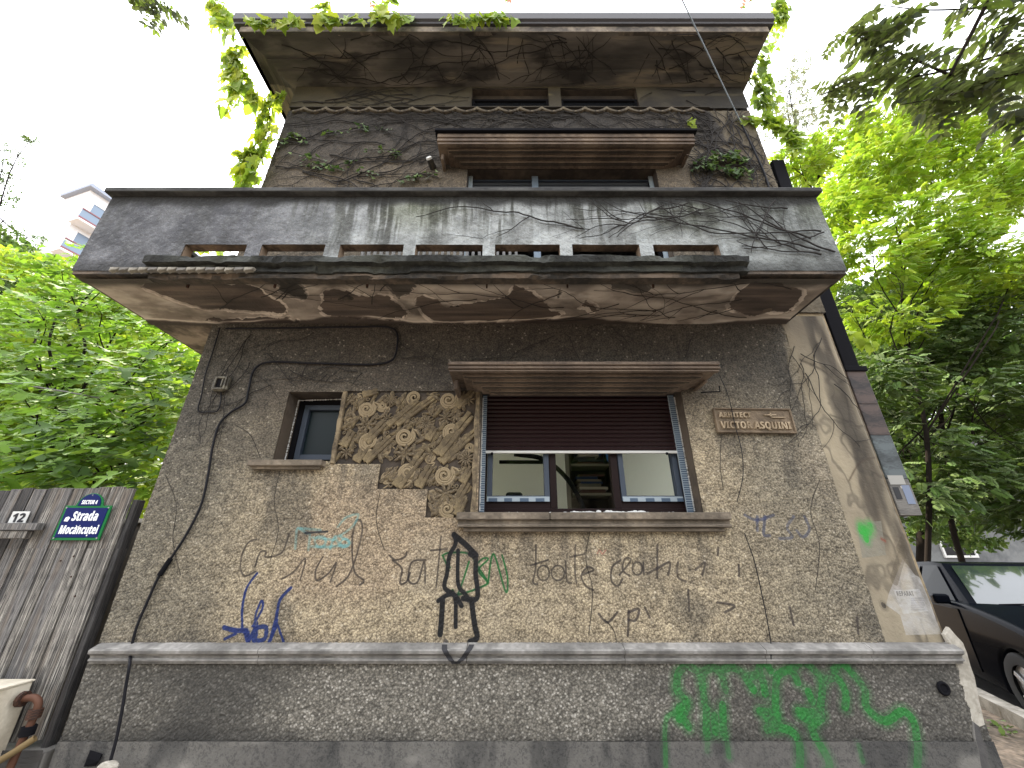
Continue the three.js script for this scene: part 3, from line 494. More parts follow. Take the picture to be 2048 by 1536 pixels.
  const ledge = roughRun([[zf - 0.01, 3.5], [zf + 0.035, 3.5], [zf + 0.04, 3.55], [zf + 0.08, 3.556], [zf + 0.085, 3.607], [zf + 0.07, 3.622], [zf - 0.01, 3.63]], -2.74, 1.77, 0.014);
  part('drip_ledge', ledge, std({ map: mottled([62, 64, 58], [18, 19, 17], 6, 512, 1.1), bumpMap: bumped(fineBump, 2), bumpScale: 0.01 }), bal);
  // bands below the parapet
  const band = std({ map: mottled([98, 85, 72], [38, 35, 31], 6, 512, 1.1), bumpMap: bumped(fineBump, 2), bumpScale: 0.008 });
  part('lower_band', [box(bx0 + 0.01, bx1 - 0.01, 3.505, yb, -0.9, zf - 0.004, 0.004).translate(0, 0, 0), roughRun([[zf - 0.06, 3.455], [zf + 0.013, 3.455], [zf + 0.02, 3.475], [zf + 0.015, 3.499], [zf - 0.06, 3.499]], -2.72, 1.7, 0.01)], band, bal);
  // wavy trim left at the left end, each tooth its own piece
  const tooth = (() => { const s = new THREE.Shape(); s.moveTo(0, 0.038); s.lineTo(0.066, 0.038); s.quadraticCurveTo(0.06, 0.008, 0.034, 0.012); s.quadraticCurveTo(0.012, 0.014, 0, 0.0); return metres(new THREE.ExtrudeGeometry(s, { depth: 0.03, bevelEnabled: true, bevelSize: 0.003, bevelThickness: 0.003, bevelSegments: 1, curveSegments: 5 })); })();
  const trimM = std({ map: mottled([150, 145, 134], [92, 88, 80], 6, 256, 0.3) }), tr = new THREE.Group(); tr.name = 'wavy_trim'; bal.add(tr);
  const o = onZ(232, 541, zf + 0.02);
  for (let i = 0; i < 15; i++) { const t = part('trim_tooth', tooth, i % 3 === 1 ? M.concrete : trimM, tr); t.scale.y = 0.8; t.position.set(o.x + i * 0.071, 3.486 - (i % 5 === 2 ? 0.004 : 0), zf + 0.03); if (i === 10) t.rotation.z = -0.05; }
  // soffit with peeling, water stained plaster
  const sx0 = bx0 + 0.05, sx1 = bx1 - 0.05, SW = 2048, SH = 256, wet = canvasOf(SW, SH, (g) => {
    const at = (p) => { const q = onY(p[0], p[1], 3.49); return [(q.x - sx0) / (sx1 - sx0) * SW, (q.z + 0.02) / 0.66 * SH]; };
    const fill = (pts, color) => { const s = new THREE.SplineCurve([...pts, pts[0]].map((p) => { const q = at(p); return new THREE.Vector2(q[0], q[1]); })).getPoints(pts.length * 10); g.fillStyle = color; g.beginPath(); s.forEach((q, i) => i ? g.lineTo(q.x, q.y) : g.moveTo(q.x, q.y)); g.fill(); };
    g.fillStyle = 'rgb(0,0,0)'; g.fillRect(0, 0, SW, SH); const D = 'rgb(255,0,0)';
    fill([[270, 572], [420, 562], [520, 575], [580, 628], [480, 622], [390, 618], [330, 600]], D); fill([[400, 640], [560, 634], [600, 645], [500, 652]], D);
    fill([[640, 600], [665, 582], [720, 585], [790, 600], [815, 630], [760, 640], [680, 636], [640, 625]], D); fill([[835, 590], [870, 600], [900, 612], [940, 603], [1000, 600], [1030, 570], [1060, 585], [1100, 610], [1135, 625], [1100, 640], [960, 645], [860, 640], [832, 620]], D);
    fill([[1165, 615], [1180, 603], [1195, 625], [1180, 630]], D); fill([[1440, 625], [1500, 570], [1560, 565], [1600, 580], [1580, 620], [1500, 632]], D);
    fill([[560, 552], [600, 560], [610, 595], [575, 590], [548, 565]], 'rgb(120,160,0)'); fill([[760, 555], [830, 560], [800, 600]], 'rgb(120,120,0)'); fill([[1120, 580], [1130, 590], [1120, 600]], 'rgb(90,120,0)');
    fill([[1225, 560], [1300, 565], [1280, 590], [1230, 580]], 'rgb(70,120,0)');
  }).getContext('2d').getImageData(0, 0, SW, SH).data;
  const wetAt = (x, z) => { const wx = x + 0.16 * (fbm(x * 4, z * 5, 4) - 0.5) + 0.05 * (fbm(x * 22, z * 22, 3) - 0.5), wz = z + 0.16 * (fbm(x * 5 + 4, z * 5, 5) - 0.5) + 0.04 * (fbm(x * 26, z * 20, 3) - 0.5), i = clamp(Math.round((wx - sx0) / (sx1 - sx0) * SW), 0, SW - 1), j = clamp(Math.round((wz + 0.02) / 0.66 * SH), 0, SH - 1); return (j * SW + i) * 4; };
  const sTex = paint(SW, SH, sx0, sx1, -0.02, 0.64, (x, z) => {
    const k = 0.009 + 0.012 * vnoise(x * 4, z * 6), o = wetAt(x, z), o2 = wetAt(x + k, z + k), o3 = wetAt(x - k, z - k), d = wet[o] / 255, edge = Math.abs(wet[o2] - wet[o3]) / 255;
    const soft = (wet[wetAt(x + 0.05, z)] + wet[wetAt(x - 0.05, z)] + wet[wetAt(x, z + 0.04)] + wet[wetAt(x, z - 0.04)]) / 1020;
    let c = mix3([190, 178, 163], [132, 121, 110], clamp((fbm(x * 3, z * 8, 5) - 0.5) * 2.2 + 0.4)); c = mix3(c, [104, 91, 80], soft * 0.45); c = mix3(c, [76, 66, 58], sm(0.5, 0.7, fbm(x * 3.4 + 2, z * 5 + 7, 5)) * 0.4); c = mix3(c, [208, 198, 186], sm(0.58, 0.7, fbm(x * 2.1 + 5, z * 7 + 1, 4)) * 0.4); c = mix3(c, mix3([100, 86, 75], [58, 50, 45], clamp((fbm(x * 2, z * 26, 4) - 0.5) * 2 + 0.5)), d * 0.86);
    c = mix3(c, [34, 33, 30], clamp(soft * 0 + wet[o + 1] / 255 * 1.1)); c = mix3(c, [222, 208, 192], clamp(edge) * 0.8 * sm(0.3, 0.55, fbm(x * 5 + 3, z * 7, 3)));
    const wave = 0.05 + 0.035 * Math.sin(x * 3.1) * fbm(x * 1.3, 2, 2) * 2 + 0.04 * (fbm(x * 5, 9, 4) - 0.5);
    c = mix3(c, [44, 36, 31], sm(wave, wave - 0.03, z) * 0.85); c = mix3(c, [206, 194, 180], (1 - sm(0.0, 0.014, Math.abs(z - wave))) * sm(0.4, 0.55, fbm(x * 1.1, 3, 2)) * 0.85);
    c = mix3(c, [44, 38, 33], sm(0.55, 0.78, fbm(x * 2.2 + 11, z * 4, 5)) * 0.45);
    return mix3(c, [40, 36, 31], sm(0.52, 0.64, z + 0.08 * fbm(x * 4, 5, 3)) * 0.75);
  });
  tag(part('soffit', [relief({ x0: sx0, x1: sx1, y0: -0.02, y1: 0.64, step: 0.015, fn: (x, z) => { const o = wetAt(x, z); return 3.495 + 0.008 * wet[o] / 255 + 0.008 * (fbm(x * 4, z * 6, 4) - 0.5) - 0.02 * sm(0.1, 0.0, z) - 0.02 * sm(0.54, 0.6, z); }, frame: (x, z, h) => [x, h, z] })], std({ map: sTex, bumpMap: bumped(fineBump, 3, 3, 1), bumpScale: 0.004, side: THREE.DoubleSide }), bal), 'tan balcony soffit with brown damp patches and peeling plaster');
  part('soffit', [box(bx0 + 0.05, XL - 0.002, 3.49, 3.504, -0.9, -0.021)], std({ map: mottled([140, 126, 112], [66, 57, 50], 6, 256, 1.2) }), bal);
  for (const s of [-2.5, -1.83, -1.12, -0.2, 0.42, 1.08]) part('iron_stub', box(s, s + 0.012, 3.44, 3.475, zf - 0.09, zf - 0.075), M.rust, bal);
}
{
  const t = thing('slatted_rack', 'white slatted rack standing on the balcony, seen through the middle slots', 'drying rack', V(-1.35, 3.62, 0.28));
  for (let i = 0; i < 26; i++) part('slat', box(i * 0.055, i * 0.055 + 0.024, 0.03, 0.62, 0, 0.02), M.white, t);
  part('rail', box(-0.02, 1.43, 0.0, 0.03, 0, 0.02), M.white, t); part('rail', box(-0.02, 1.43, 0.621, 0.65, 0, 0.02), M.white, t);
}
// ---- canopies over the windows and window sills
function canopy(x0, x1, y, ytop, z, label) {
  const grooveShades = [], l = [], h = ytop - y;
  l.push(box(x0, x1, y + h * 0.62, ytop, -0.01, z, 0.008), box(x0 + 0.012, x1 - 0.012, y + h * 0.5, y + h * 0.62 - 0.001, -0.01, z - 0.014), box(x0, x1, y + h * 0.26, y + h * 0.5 - 0.001, -0.01, z - 0.004, 0.006), box(x0 + 0.014, x1 - 0.014, y + h * 0.16, y + h * 0.26 - 0.001, -0.01, z - 0.02), box(x0 + 0.01, x1 - 0.01, y, y + h * 0.16 - 0.001, z - 0.05, z - 0.012, 0.005));
  const n = z > 0.33 ? 4 : 3, st = (z - 0.07) / (n + 0.6); for (let i = 0; i < n; i++) { const a = 0.075 + i * st; l.push(box(x0 + a + 0.03, x1 - a - 0.03, y - 0.012 - i * 0.016, y + h * 0.16 - 0.001, 0.0, z - a, 0.008)); for (const [o, w] of [[0.2, 0.016], [0.62, 0.008]]) { const zq = z - a - st * o, e = a + 0.03 + st * o; grooveShades.push(box(x0 + e, x1 - e, y - 0.0135 - i * 0.016, y - 0.004 - i * 0.016, zq - w, zq)); } }
  l.push(box(x0 + 0.03, x0 + 0.06, y - 0.08, y - 0.001, -0.01, z * 0.55, 0.006), box(x1 - 0.06, x1 - 0.03, y - 0.02, y - 0.001, -0.01, z * 0.55, 0.006));
  const c = part('canopy', l, M.canopy, house); part('groove_shade', grooveShades, M.darkPlaster, c);  // dark strips paint in the shadow and dirt of the soffit recesses
  return tag(c, label);
}
canopy(-0.487, 1.585, 2.835, 2.915, 0.37, 'moulded concrete canopy above the shuttered window');
const upCanopy = canopy(-0.796, 1.945, 5.53, 5.68, 0.276, 'moulded canopy above the upper window, hung with creeper stems');
part('canopy_flashing', box(-0.82, 1.97, 5.681, 5.715, -0.01, 0.31, 0.004), M.black, upCanopy);
{
  const s = part('window_sill', [box(-0.40, 0.272, 1.79, 1.842, -0.2, 0.085, 0.008), box(0.276, 1.58, 1.79, 1.842, -0.2, 0.085, 0.008), box(-0.39, 1.57, 1.762, 1.789, -0.01, 0.06), box(-0.395, 1.575, 1.74, 1.761, -0.01, 0.075, 0.006), box(-0.35, 1.53, 1.712, 1.739, -0.01, 0.05, 0.006)], M.stone, house);
  tag(s, 'moulded stone sill under the shuttered window');
  tag(part('window_sill', [box(-2.02, -1.45, 2.178, 2.226, -0.19, 0.075, 0.008), box(-1.99, -1.48, 2.16, 2.177, -0.01, 0.05)], M.stone, house), 'plain stone sill under the small window');
}
// ---- windows
const perforated = (() => { const t = canvasTex(32, 256, (g) => { g.fillStyle = 'rgb(150,162,170)'; g.fillRect(0, 0, 32, 256); g.fillStyle = 'rgb(70,88,108)'; for (let y = 4; y < 256; y += 32) { g.fillRect(5, y, 9, 22); g.fillRect(19, y + 12, 8, 18); } }); t.wrapT = t.wrapS = THREE.RepeatWrapping; return t; })();
const perfMat = (n, across) => { const t = perforated.clone(); t.wrapS = t.wrapT = THREE.RepeatWrapping; t.repeat.set(1, n); if (across) t.rotation = Math.PI / 2, t.repeat.set(n, 1); t.needsUpdate = true; return std({ map: t, roughness: 0.6 }); };
const ring4 = (x0, x1, y0, y1, z0, z1, w) => [box(x0, x0 + w, y0, y1, z0, z1, 0.004), box(x1 - w, x1, y0, y1, z0, z1, 0.004), box(x0 + w, x1 - w, y0, y0 + w, z0, z1, 0.004), box(x0 + w, x1 - w, y1 - w, y1, z0, z1, 0.004)];
function ragBead(pts, r, parent) { // ragged bead of expanding foam
  const q = rng(pts.length * 7 + Math.round(pts[0].x * 100)), out = [];
  for (let i = 0; i < pts.length - 1; i++) { const n = Math.max(2, Math.round(pts[i].distanceTo(pts[i + 1]) / (r * 1.7))); for (let k = 0; k < n; k++) { const p = pts[i].clone().lerp(pts[i + 1], (k + 0.5) / n), s = r * rr(0.5, 1.5, q), g = new THREE.IcosahedronGeometry(s, 1); g.scale(rr(1, 2.2, q), rr(0.6, 1.3, q), 1).translate(p.x, p.y + rr(-0.2, 0.2, q) * r, p.z); out.push(metres(g)); } }
  return part('foam_bead', out, M.white, parent);
}
{ // the large shuttered window
  const w = new THREE.Group(); w.name = 'window'; house.add(w); tag(w, 'wide three part window with a half lowered maroon roller shutter');
  const [x0, x1, y0, y1] = BIG, zb = -0.2, top = 2.322;
  const slatG = runX([[-0.006, 0], [0.002, 0.002], [0.008, 0.012], [0.009, 0.022], [0.004, 0.034], [-0.006, 0.0365]], x0 + 0.03, x1 - 0.05);
  for (let i = 0; i < 14; i++) { const s = part('shutter_slat', slatG, M.slat, w); s.position.set(0, top + 0.024 + i * 0.0367, zb + 0.05); }
  part('shutter_bar', box(x0 + 0.03, x1 - 0.05, top, top + 0.022, zb + 0.04, zb + 0.065, 0.004), M.white, w);
  for (const d of [0.06, 1.5]) part('shutter_stop', new THREE.SphereGeometry(0.012, 8, 6).translate(x0 + 0.03 + d, top - 0.004, zb + 0.066), M.black, w);
  part('guide_strip', box(x0 + 0.004, x0 + 0.038, y0 + 0.004, y1 - 0.005, zb + 0.055, zb + 0.075), perfMat(7), w);
  part('guide_strip', box(x1 - 0.058, x1 - 0.012, y0 + 0.004, y1 - 0.005, zb + 0.055, zb + 0.075), perfMat(7), w);
  const m1 = 0.335, m2 = 0.845; // mullions
  part('frame', [...ring4(x0 + 0.001, x1 - 0.001, y0 + 0.001, y1 - 0.002, zb - 0.06, zb + 0.02, 0.045), box(m1 - 0.028, m1 + 0.028, y0 + 0.046, y1 - 0.047, zb - 0.058, zb + 0.018, 0.004), box(m2 - 0.028, m2 + 0.028, y0 + 0.046, y1 - 0.047, zb - 0.058, zb + 0.018, 0.004), box(x0 + 0.046, m1 - 0.029, y0 + 0.046, y0 + 0.1, zb - 0.05, zb + 0.012), box(m2 + 0.029, x1 - 0.046, y0 + 0.046, y0 + 0.1, zb - 0.05, zb + 0.012)], M.maroon, w);
  for (const [a, b] of [[x0 + 0.052, m1 - 0.032], [m2 + 0.032, x1 - 0.052]]) {
    part('sash', ring4(a, b, y0 + 0.102, y1 - 0.052, zb - 0.045, zb + 0.026, 0.042), M.sash, w);
    part('protective_strip', box(a + 0.004, b - 0.004, y0 + 0.098, y0 + 0.136, zb + 0.027, zb + 0.03), perfMat(5, true), w);
    part('pane', box(a + 0.041, b - 0.041, y0 + 0.142, y1 - 0.092, zb - 0.02, zb - 0.016), M.pane, w);
  }
  part('pane', box(m1 + 0.027, m2 - 0.027, y0 + 0.047, y1 - 0.048, zb - 0.02, zb - 0.016), M.pane, w);
  ragBead([V(x0 + 0.05, y0 + 0.006, -0.16), V(m1 - 0.03, y0 + 0.006, -0.155)], 0.008, w); ragBead([V(m1 + 0.02, y0 + 0.006, -0.15), V(1.02, y0 + 0.012, -0.15)], 0.014, w); ragBead([V(1.05, y0 + 0.006, -0.15), V(1.3, y0 + 0.006, -0.16)], 0.009, w);
  ragBead([V(x0 + 0.003, y0 + 0.02, -0.12), V(x0 + 0.003, y1 - 0.03, -0.12)], 0.004, w); ragBead([V(x1 - 0.004, y0 + 0.02, -0.13), V(x1 - 0.004, y1 - 0.02, -0.13)], 0.0045, w);
}
{ // the small window
  const w = new THREE.Group(); w.name = 'window'; house.add(w); tag(w, 'small window with one blue grey sash beside the relief panel');
  const [x0, x1, y0, y1] = SMALL, zb = -0.19;
  part('frame', ring4(x0 + 0.001, x1 - 0.001, y0 + 0.001, y1 - 0.002, zb - 0.06, zb + 0.01, 0.05), M.black, w);
  part('sash', ring4(x0 + 0.06, x1 - 0.015, y0 + 0.045, y1 - 0.055, zb - 0.05, zb + 0.024, 0.045), M.sash, w);
  part('pane', box(x0 + 0.104, x1 - 0.059, y0 + 0.089, y1 - 0.099, zb - 0.02, zb - 0.012), M.frosted, w);
  ragBead([V(x0 + 0.004, y0 + 0.03, -0.15), V(x0 + 0.004, y1 - 0.02, -0.15), V(x1 - 0.02, y1 - 0.006, -0.15)], 0.004, w); ragBead([V(x0 + 0.0, y0 + 0.008, -0.13), V(x1 - 0.03, y0 + 0.008, -0.13)], 0.009, w);
}
{ // the upper window behind the parapet
  const w = new THREE.Group(); w.name = 'window'; house.add(w); tag(w, 'dark upper window with lowered shutters under its canopy');
  const [x0, x1, y0, y1] = UP, zb = -0.15, mid = 0.26;
  part('frame', [...ring4(x0 + 0.001, x1 - 0.001, y0 + 0.001, y1 - 0.002, zb - 0.06, zb, 0.05), box(mid - 0.04, mid + 0.04, y0 + 0.051, y1 - 0.052, zb - 0.058, zb - 0.002)], M.black, w);
  const sg = runX([[-0.006, 0], [0.002, 0.002], [0.008, 0.02], [0.004, 0.042], [-0.006, 0.044]], x0 + 0.05, x1 - 0.05), dark = std({ color: lin(0.02, 0.022, 0.028), roughness: 0.4 });
  for (let i = 0; i < 14; i++) { const s = part('shutter_slat', sg, dark, w); s.position.set(0, y1 - 0.1 - i * 0.0445, zb + 0.02); }
  part('shutter_rail', box(x0 + 0.05, x1 - 0.05, y1 - 0.054, y1 - 0.04, zb + 0.02, zb + 0.04), M.sash, w);
  for (const [a, b] of [[x0 + 0.005, x0 + 0.05], [mid - 0.035, mid + 0.035], [x1 - 0.05, x1 - 0.005]]) part('guide_strip', box(a, b, y0 + 0.01, y1 - 0.005, zb + 0.045, zb + 0.06), perfMat(10), w);
}
for (const A of [AT1, AT2]) { // attic windows
  const w = new THREE.Group(); w.name = 'window'; house.add(w); tag(w, A === AT1 ? 'low dark attic window, left of the pair' : 'low dark attic window, right of the pair');
  part('shutter_box', box(A[0] + 0.002, A[1] - 0.002, 6.755, A[3] - 0.002, -0.2, -0.07, 0.01), M.brownPlaster, w);
  part('frame', ring4(A[0] + 0.002, A[1] - 0.002, A[2] + 0.002, 6.753, -0.06, -0.01, 0.03), M.black, w);
  part('pane', box(A[0] + 0.032, A[1] - 0.032, A[2] + 0.032, 6.722, -0.04, -0.036), M.blackGlass, w);
}
// ---- the moulded relief panel between the windows
{
  const panel = new THREE.Group(); panel.name = 'relief_panel'; house.add(panel); tag(panel, 'stepped cast relief panel of spirals, flowers and slanting rays between the windows');
  const back = std({ map: mottled([50, 44, 36], [24, 21, 18], 6, 256, 0.3), bumpMap: bumped(fineBump, 6), bumpScale: 0.004 });  // backing colour darkened to paint in deep shadows between the cast pieces
  const cast = std({ map: mottled([138, 123, 97], [74, 64, 51], 6, 256, 0.35), bumpMap: bumped(fineBump, 8), bumpScale: 0.002 });
  const cast2 = std({ map: mottled([130, 115, 86], [82, 71, 54], 6, 256, 0.35), bumpMap: bumped(fineBump, 8), bumpScale: 0.002 });
  part('backing', STEPS.map(([a, b, c, d], i) => box(a, b, c - (i ? 0 : 0), d, -0.05, -0.018 + i * 0.0004)), back, panel);
  const inside = (x, y, r = 0) => STEPS.some(([a, b, c, d]) => x - r * 0.7 > a && x + r * 0.7 < b - 0.03 && y - r * 0.7 > c && y + r * 0.3 < d) || (STEPS.some(([a, b, c, d]) => x > a && x < b - 0.03 && y > c && y < d) && STEPS.some(([a, b, c, d]) => x - r * 0.7 > a && x < b - 0.03 && y - r * 0.7 > c && y < d) && y + r * 0.3 < 2.818);
  const spiralG = (turn, R0) => { const core = [], n = 44; for (let i = 0; i <= n; i++) { const t = i / n, a = -0.5 - t * Math.PI * 2 * turn, r = R0 * (1 - 0.88 * t); core.push(V(r * Math.cos(a), r * Math.sin(a), 0.012 * t)); } const S = new Strands(7), lead = [V(R0 * 0.3, -R0 * 1.75, -0.016), V(R0 * 0.78, -R0 * 1.1, -0.006), V(core[0].x, core[0].y, 0)]; for (const [k, w] of [[1, 0.15], [0.76, 0.13]]) { const q = smooth([...lead, ...core.slice(2)].map((p, i) => V(p.x * (i < 3 ? 1 : k), p.y * (i < 3 ? 1 : k), p.z + (k < 1 ? 0.003 : 0))), 70); S.add(q, R0 * w, R0 * w * 0.5); } return S.geo(); };
  const spirals = [spiralG(2.3, 0.086), spiralG(2.1, 0.094), spiralG(1.9, 0.078)];
  const petalG = (() => { const g = new THREE.SphereGeometry(0.5, 8, 6); g.scale(0.022, 0.066, 0.028).translate(0, 0.042, 0); return g; })();
  const flowerG = (n, s) => { const l = []; for (let i = 0; i < n; i++) l.push(petalG.clone().scale(s, s, 1).rotateZ(i / n * Math.PI * 2 + 0.2)); const c = new THREE.SphereGeometry(0.009 * s, 8, 6); l.push(c.translate(0, 0, 0.006)); return mergeGeometries(flatten(l)); };
  const flowers = [flowerG(8, 1.1), flowerG(8, 0.9), flowerG(12, 0.85)];
  const rayG = (L, w, seed) => { const q = rng(seed), s = new THREE.Shape(), n = 9, up = [], dn = []; for (let i = 0; i <= n; i++) { const t = i / n; up.push([t * L, w * (0.5 + 0.22 * Math.sin(t * 17 + seed) + rr(-0.05, 0.05, q)) * (1 - 0.45 * t)]); dn.push([t * L, -w * (0.5 + rr(-0.04, 0.04, q)) * (1 - 0.45 * t)]); } s.moveTo(...dn[0]); for (const p of dn.slice(1)) s.lineTo(...p); for (const p of up.reverse()) s.lineTo(...p); return metres(new THREE.ExtrudeGeometry(s, { depth: 0.016, bevelEnabled: true, bevelSize: 0.006, bevelThickness: 0.01, bevelSegments: 2 })); };
  void rayG;
  const budG = new THREE.TorusGeometry(0.011, 0.006, 6, 12), leafG = (() => { const g = new THREE.SphereGeometry(0.5, 8, 6); g.scale(0.034, 0.105, 0.036); return g; })();
  const P = (px, py) => onZ(px, py, -0.01);
  const put = (name, g, m, p, turn, s = 1, z = -0.014) => { const o = part(name, g, m, panel); o.position.set(p.x, p.y, z); o.rotation.z = turn; o.scale.setScalar(s); return o; };
  const sp = [[734, 819, 0, 1.4], [739, 884, 1, -0.6], [810, 874, 1, 1.3], [829, 796, 2, -0.9], [898, 801, 1, 1.2], [904, 864, 0, -0.6], [816, 945, 0, -0.6], [889, 951, 1, 1.3], [895, 1018, 2, -0.3]];
  for (const [x, y, a, k] of [[712, 800, 2.0, 0.6], [765, 812, 0.4, 0.62], [862, 800, 2.2, 0.6], [700, 845, -0.6, 0.55], [768, 900, 1.4, 0.6], [862, 915, -0.4, 0.6], [940, 895, 1.2, 0.55], [775, 955, -0.6, 0.6], [930, 975, 0.8, 0.5], [866, 990, 1.4, 0.6], [875, 1015, -0.6, 0.55], [925, 842, 1.5, 0.5]]) put('spiral', spirals[0], cast, P(x, y), a, k, -0.012);
  for (const [x, y, k, a] of sp) put('spiral', spirals[k], cast, P(x, y), a, k === 2 ? 0.84 : 0.88, -0.004);
  for (const [x, y, k, s] of [[734, 850, 0, 1.1], [853, 846, 2, 1.05], [810, 908, 0, 1.15], [892, 836, 1, 1], [932, 918, 2, 1.1], [892, 988, 0, 1.15], [694, 905, 1, 0.9], [782, 800, 2, 0.95], [938, 800, 1, 0.85], [775, 838, 1, 0.85], [703, 800, 1, 0.8], [870, 900, 1, 0.7]]) put('flower', flowers[k], cast, P(x, y), x * 0.37, s, -0.003);
  [[792, 849, 870, 794, 0.055], [776, 852, 838, 800, 0.04], [733, 884, 771, 845, 0.07], [713, 923, 742, 884, 0.06], [731, 923, 783, 876, 0.06], [876, 910, 943, 828, 0.075], [882, 925, 952, 862, 0.055], [795, 974, 849, 903, 0.07], [837, 974, 861, 934, 0.06], [905, 1016, 936, 964, 0.06], [914, 1030, 930, 997, 0.05], [688, 893, 707, 863, 0.06], [727, 791, 756, 783, 0.05], [914, 815, 947, 782, 0.05], [856, 880, 872, 856, 0.05], [925, 965, 943, 935, 0.05]].forEach(([x, y, x2, y2, w], i) => { const a = P(x, y), b = P(x2, y2), L = a.distanceTo(b); put('ray', merge([rayG(L, w * 0.62, 3 + i * 5).translate(0, w * 0.26, 0), rayG(L * 0.94, w * 0.4, 9 + i * 7).translate(L * 0.02, -w * 0.3, 0.004)]), cast2, a, Math.atan2(b.y - a.y, b.x - a.x), 1, -0.02 + (i % 3) * 0.003); });
  const q = rng(77);
  for (let i = 0; i < 230; i++) { const [a, b, c, d] = STEPS[i < 140 ? 0 : i < 185 ? 1 : 2], x = rr(a + 0.02, b - 0.06, q), y = rr(c + 0.02, d - 0.02, q); put('bud', budG, cast, V(x, y, 0), 0, rr(0.7, 1.4, q), -0.006); }
  for (let i = 0; i < 290; i++) { const [a, b, c, d] = STEPS[i < 170 ? 0 : i < 230 ? 1 : 2], x = rr(a + 0.04, b - 0.07, q), y = rr(c + 0.045, d - 0.045, q); put('leaf', leafG, q() < 0.5 ? cast : cast2, V(x, y, 0), q() < 0.6 ? -0.7 + rr(-0.4, 0.4, q) : rr(0, 6.28, q), rr(0.8, 1.3, q), -0.012); }
  void inside;
  // wavy border strips
  const strip = (x, y0, y1, w, seed) => { const s = new THREE.Shape(), n = 14, a = [], b = []; for (let i = 0; i <= n; i++) { const y = mix(y0, y1, i / n); a.push([x - w * (0.5 + 0.18 * Math.sin(i * 1.3 + seed)), y]); b.push([x + w * 0.5, y]); } s.moveTo(...a[0]); for (const p of b) s.lineTo(...p); for (const p of a.reverse()) s.lineTo(...p); return metres(new THREE.ExtrudeGeometry(s, { depth: 0.03, bevelEnabled: true, bevelSize: 0.004, bevelThickness: 0.006, bevelSegments: 1 }).translate(0, 0, -0.02)); };
  part('border_strip', strip(-0.285, 1.815, 2.81, 0.03, 1), cast, panel); part('border_strip', strip(-1.4, 2.21, 2.81, 0.026, 4), cast, panel);
}
// ---- downpipe duct at the right corner
{
  const duct = new THREE.Group(); duct.name = 'downpipe'; house.add(duct); tag(duct, 'wide rectangular metal downpipe on the right side wall, black above and patched below');
  const leg = (y0, y1, xa, xb, m, name, width) => { const w = width || 0.17, g = box(-w / 2, w / 2, 0, 1, -0.07, 0.07, 0.008), p = g.attributes.position; for (let i = 0; i < p.count; i++) { const t = p.getY(i); p.setXYZ(i, p.getX(i) + mix(xa, xb, t), mix(y0, y1, t), p.getZ(i) - 0.11); } return part(name, g, m, duct); };
  const rusty = std({ map: mottled([74, 60, 54], [26, 22, 22], 6, 256, 0.7), roughness: 0.7 }), slate = std({ map: mottled([84, 92, 94], [46, 51, 53], 6, 256, 0.6), roughness: 0.7 });
  leg(3.05, 4.9, 2.985, 3.01, M.black, 'duct', 0.135); leg(2.72, 3.048, 3.0, 3.0, rusty, 'duct'); leg(2.45, 2.718, 3.0, 3.0, rusty, 'duct'); leg(2.1, 2.448, 3.0, 3.0, slate, 'duct'); leg(1.83, 2.098, 3.0, 3.0, M.concrete, 'duct'); leg(4.902, 5.7, 3.01, 3.05, M.black, 'duct', 0.135);
  part('pipe_collar', box(2.89, 3.14, 4.86, 4.94, -0.2, -0.02, 0.01), M.black, duct); part('pipe_collar', box(2.9, 3.1, 3.02, 3.07, -0.19, -0.025, 0.008), M.black, duct);
  for (const [y, w, h, dx, col] of [[2.09, 0.12, 0.07, -0.015, [150, 148, 142]], [1.98, 0.06, 0.14, 0.035, [112, 122, 142]], [1.99, 0.045, 0.09, -0.045, [28, 29, 33]], [2.035, 0.05, 0.02, 0.02, [160, 156, 150]]]) part('sticker', box(3.0 + dx - w / 2, 3.0 + dx + w / 2, y - h / 2, y + h / 2, -0.039, -0.0375 + w * 0.005), std({ color: srgb(...col), roughness: 0.7 }), duct);
}
// ---- things fixed to the front
const FONT = await new FontLoader().loadAsync('fonts/droid/droid_sans_bold.typeface.json');
function letters(text, size, depth, spread = 1) { const g = new TextGeometry(text, { font: FONT, size, depth, curveSegments: 4, bevelEnabled: true, bevelSize: size * 0.025, bevelThickness: depth * 0.25, bevelSegments: 1 }); g.scale(spread, 1, 1); return g; }
{
  const t = thing('stone_plaque', 'cast stone name plaque with raised letters on the roughcast wall right of the big window', 'plaque', V(1.64, 2.45, 0.008));
  t.rotation.z = -0.012;
  const pm = std({ map: mottled([128, 112, 92], [88, 76, 62], 6, 256, 0.3), bumpMap: bumped(fineBump, 6), bumpScale: 0.003 }), lm = std({ map: mottled([176, 158, 132], [130, 114, 92], 6, 256, 0.2) });
  part('slab', box(0, 0.63, 0, 0.21, 0, 0.018, 0.006), pm, t);
  part('border', ring4(0, 0.63, 0, 0.21, 0.017, 0.03, 0.014), pm, t);
  const rows = [['ARHITECT', 0.043, 0.035, 0.127, 0.95], ['VICTOR ASQUINI', 0.058, 0.035, 0.035, 0.98]];
  for (const [s, size, x, y, k] of rows) { const g = letters(s, size, 0.012, 1); g.computeBoundingBox(); const wide = s.length > 9 ? 0.562 : 0.262; g.scale(wide / (g.boundingBox.max.x - g.boundingBox.min.x), 1, 1).translate(x, y, 0.016); part('lettering', g, lm, t); void k; }
  part('emblem', [box(0.405, 0.5, 0.148, 0.156, 0.016, 0.03), box(0.45, 0.46, 0.14, 0.17, 0.016, 0.03), box(0.46, 0.57, 0.128, 0.136, 0.016, 0.03)], lm, t);
}
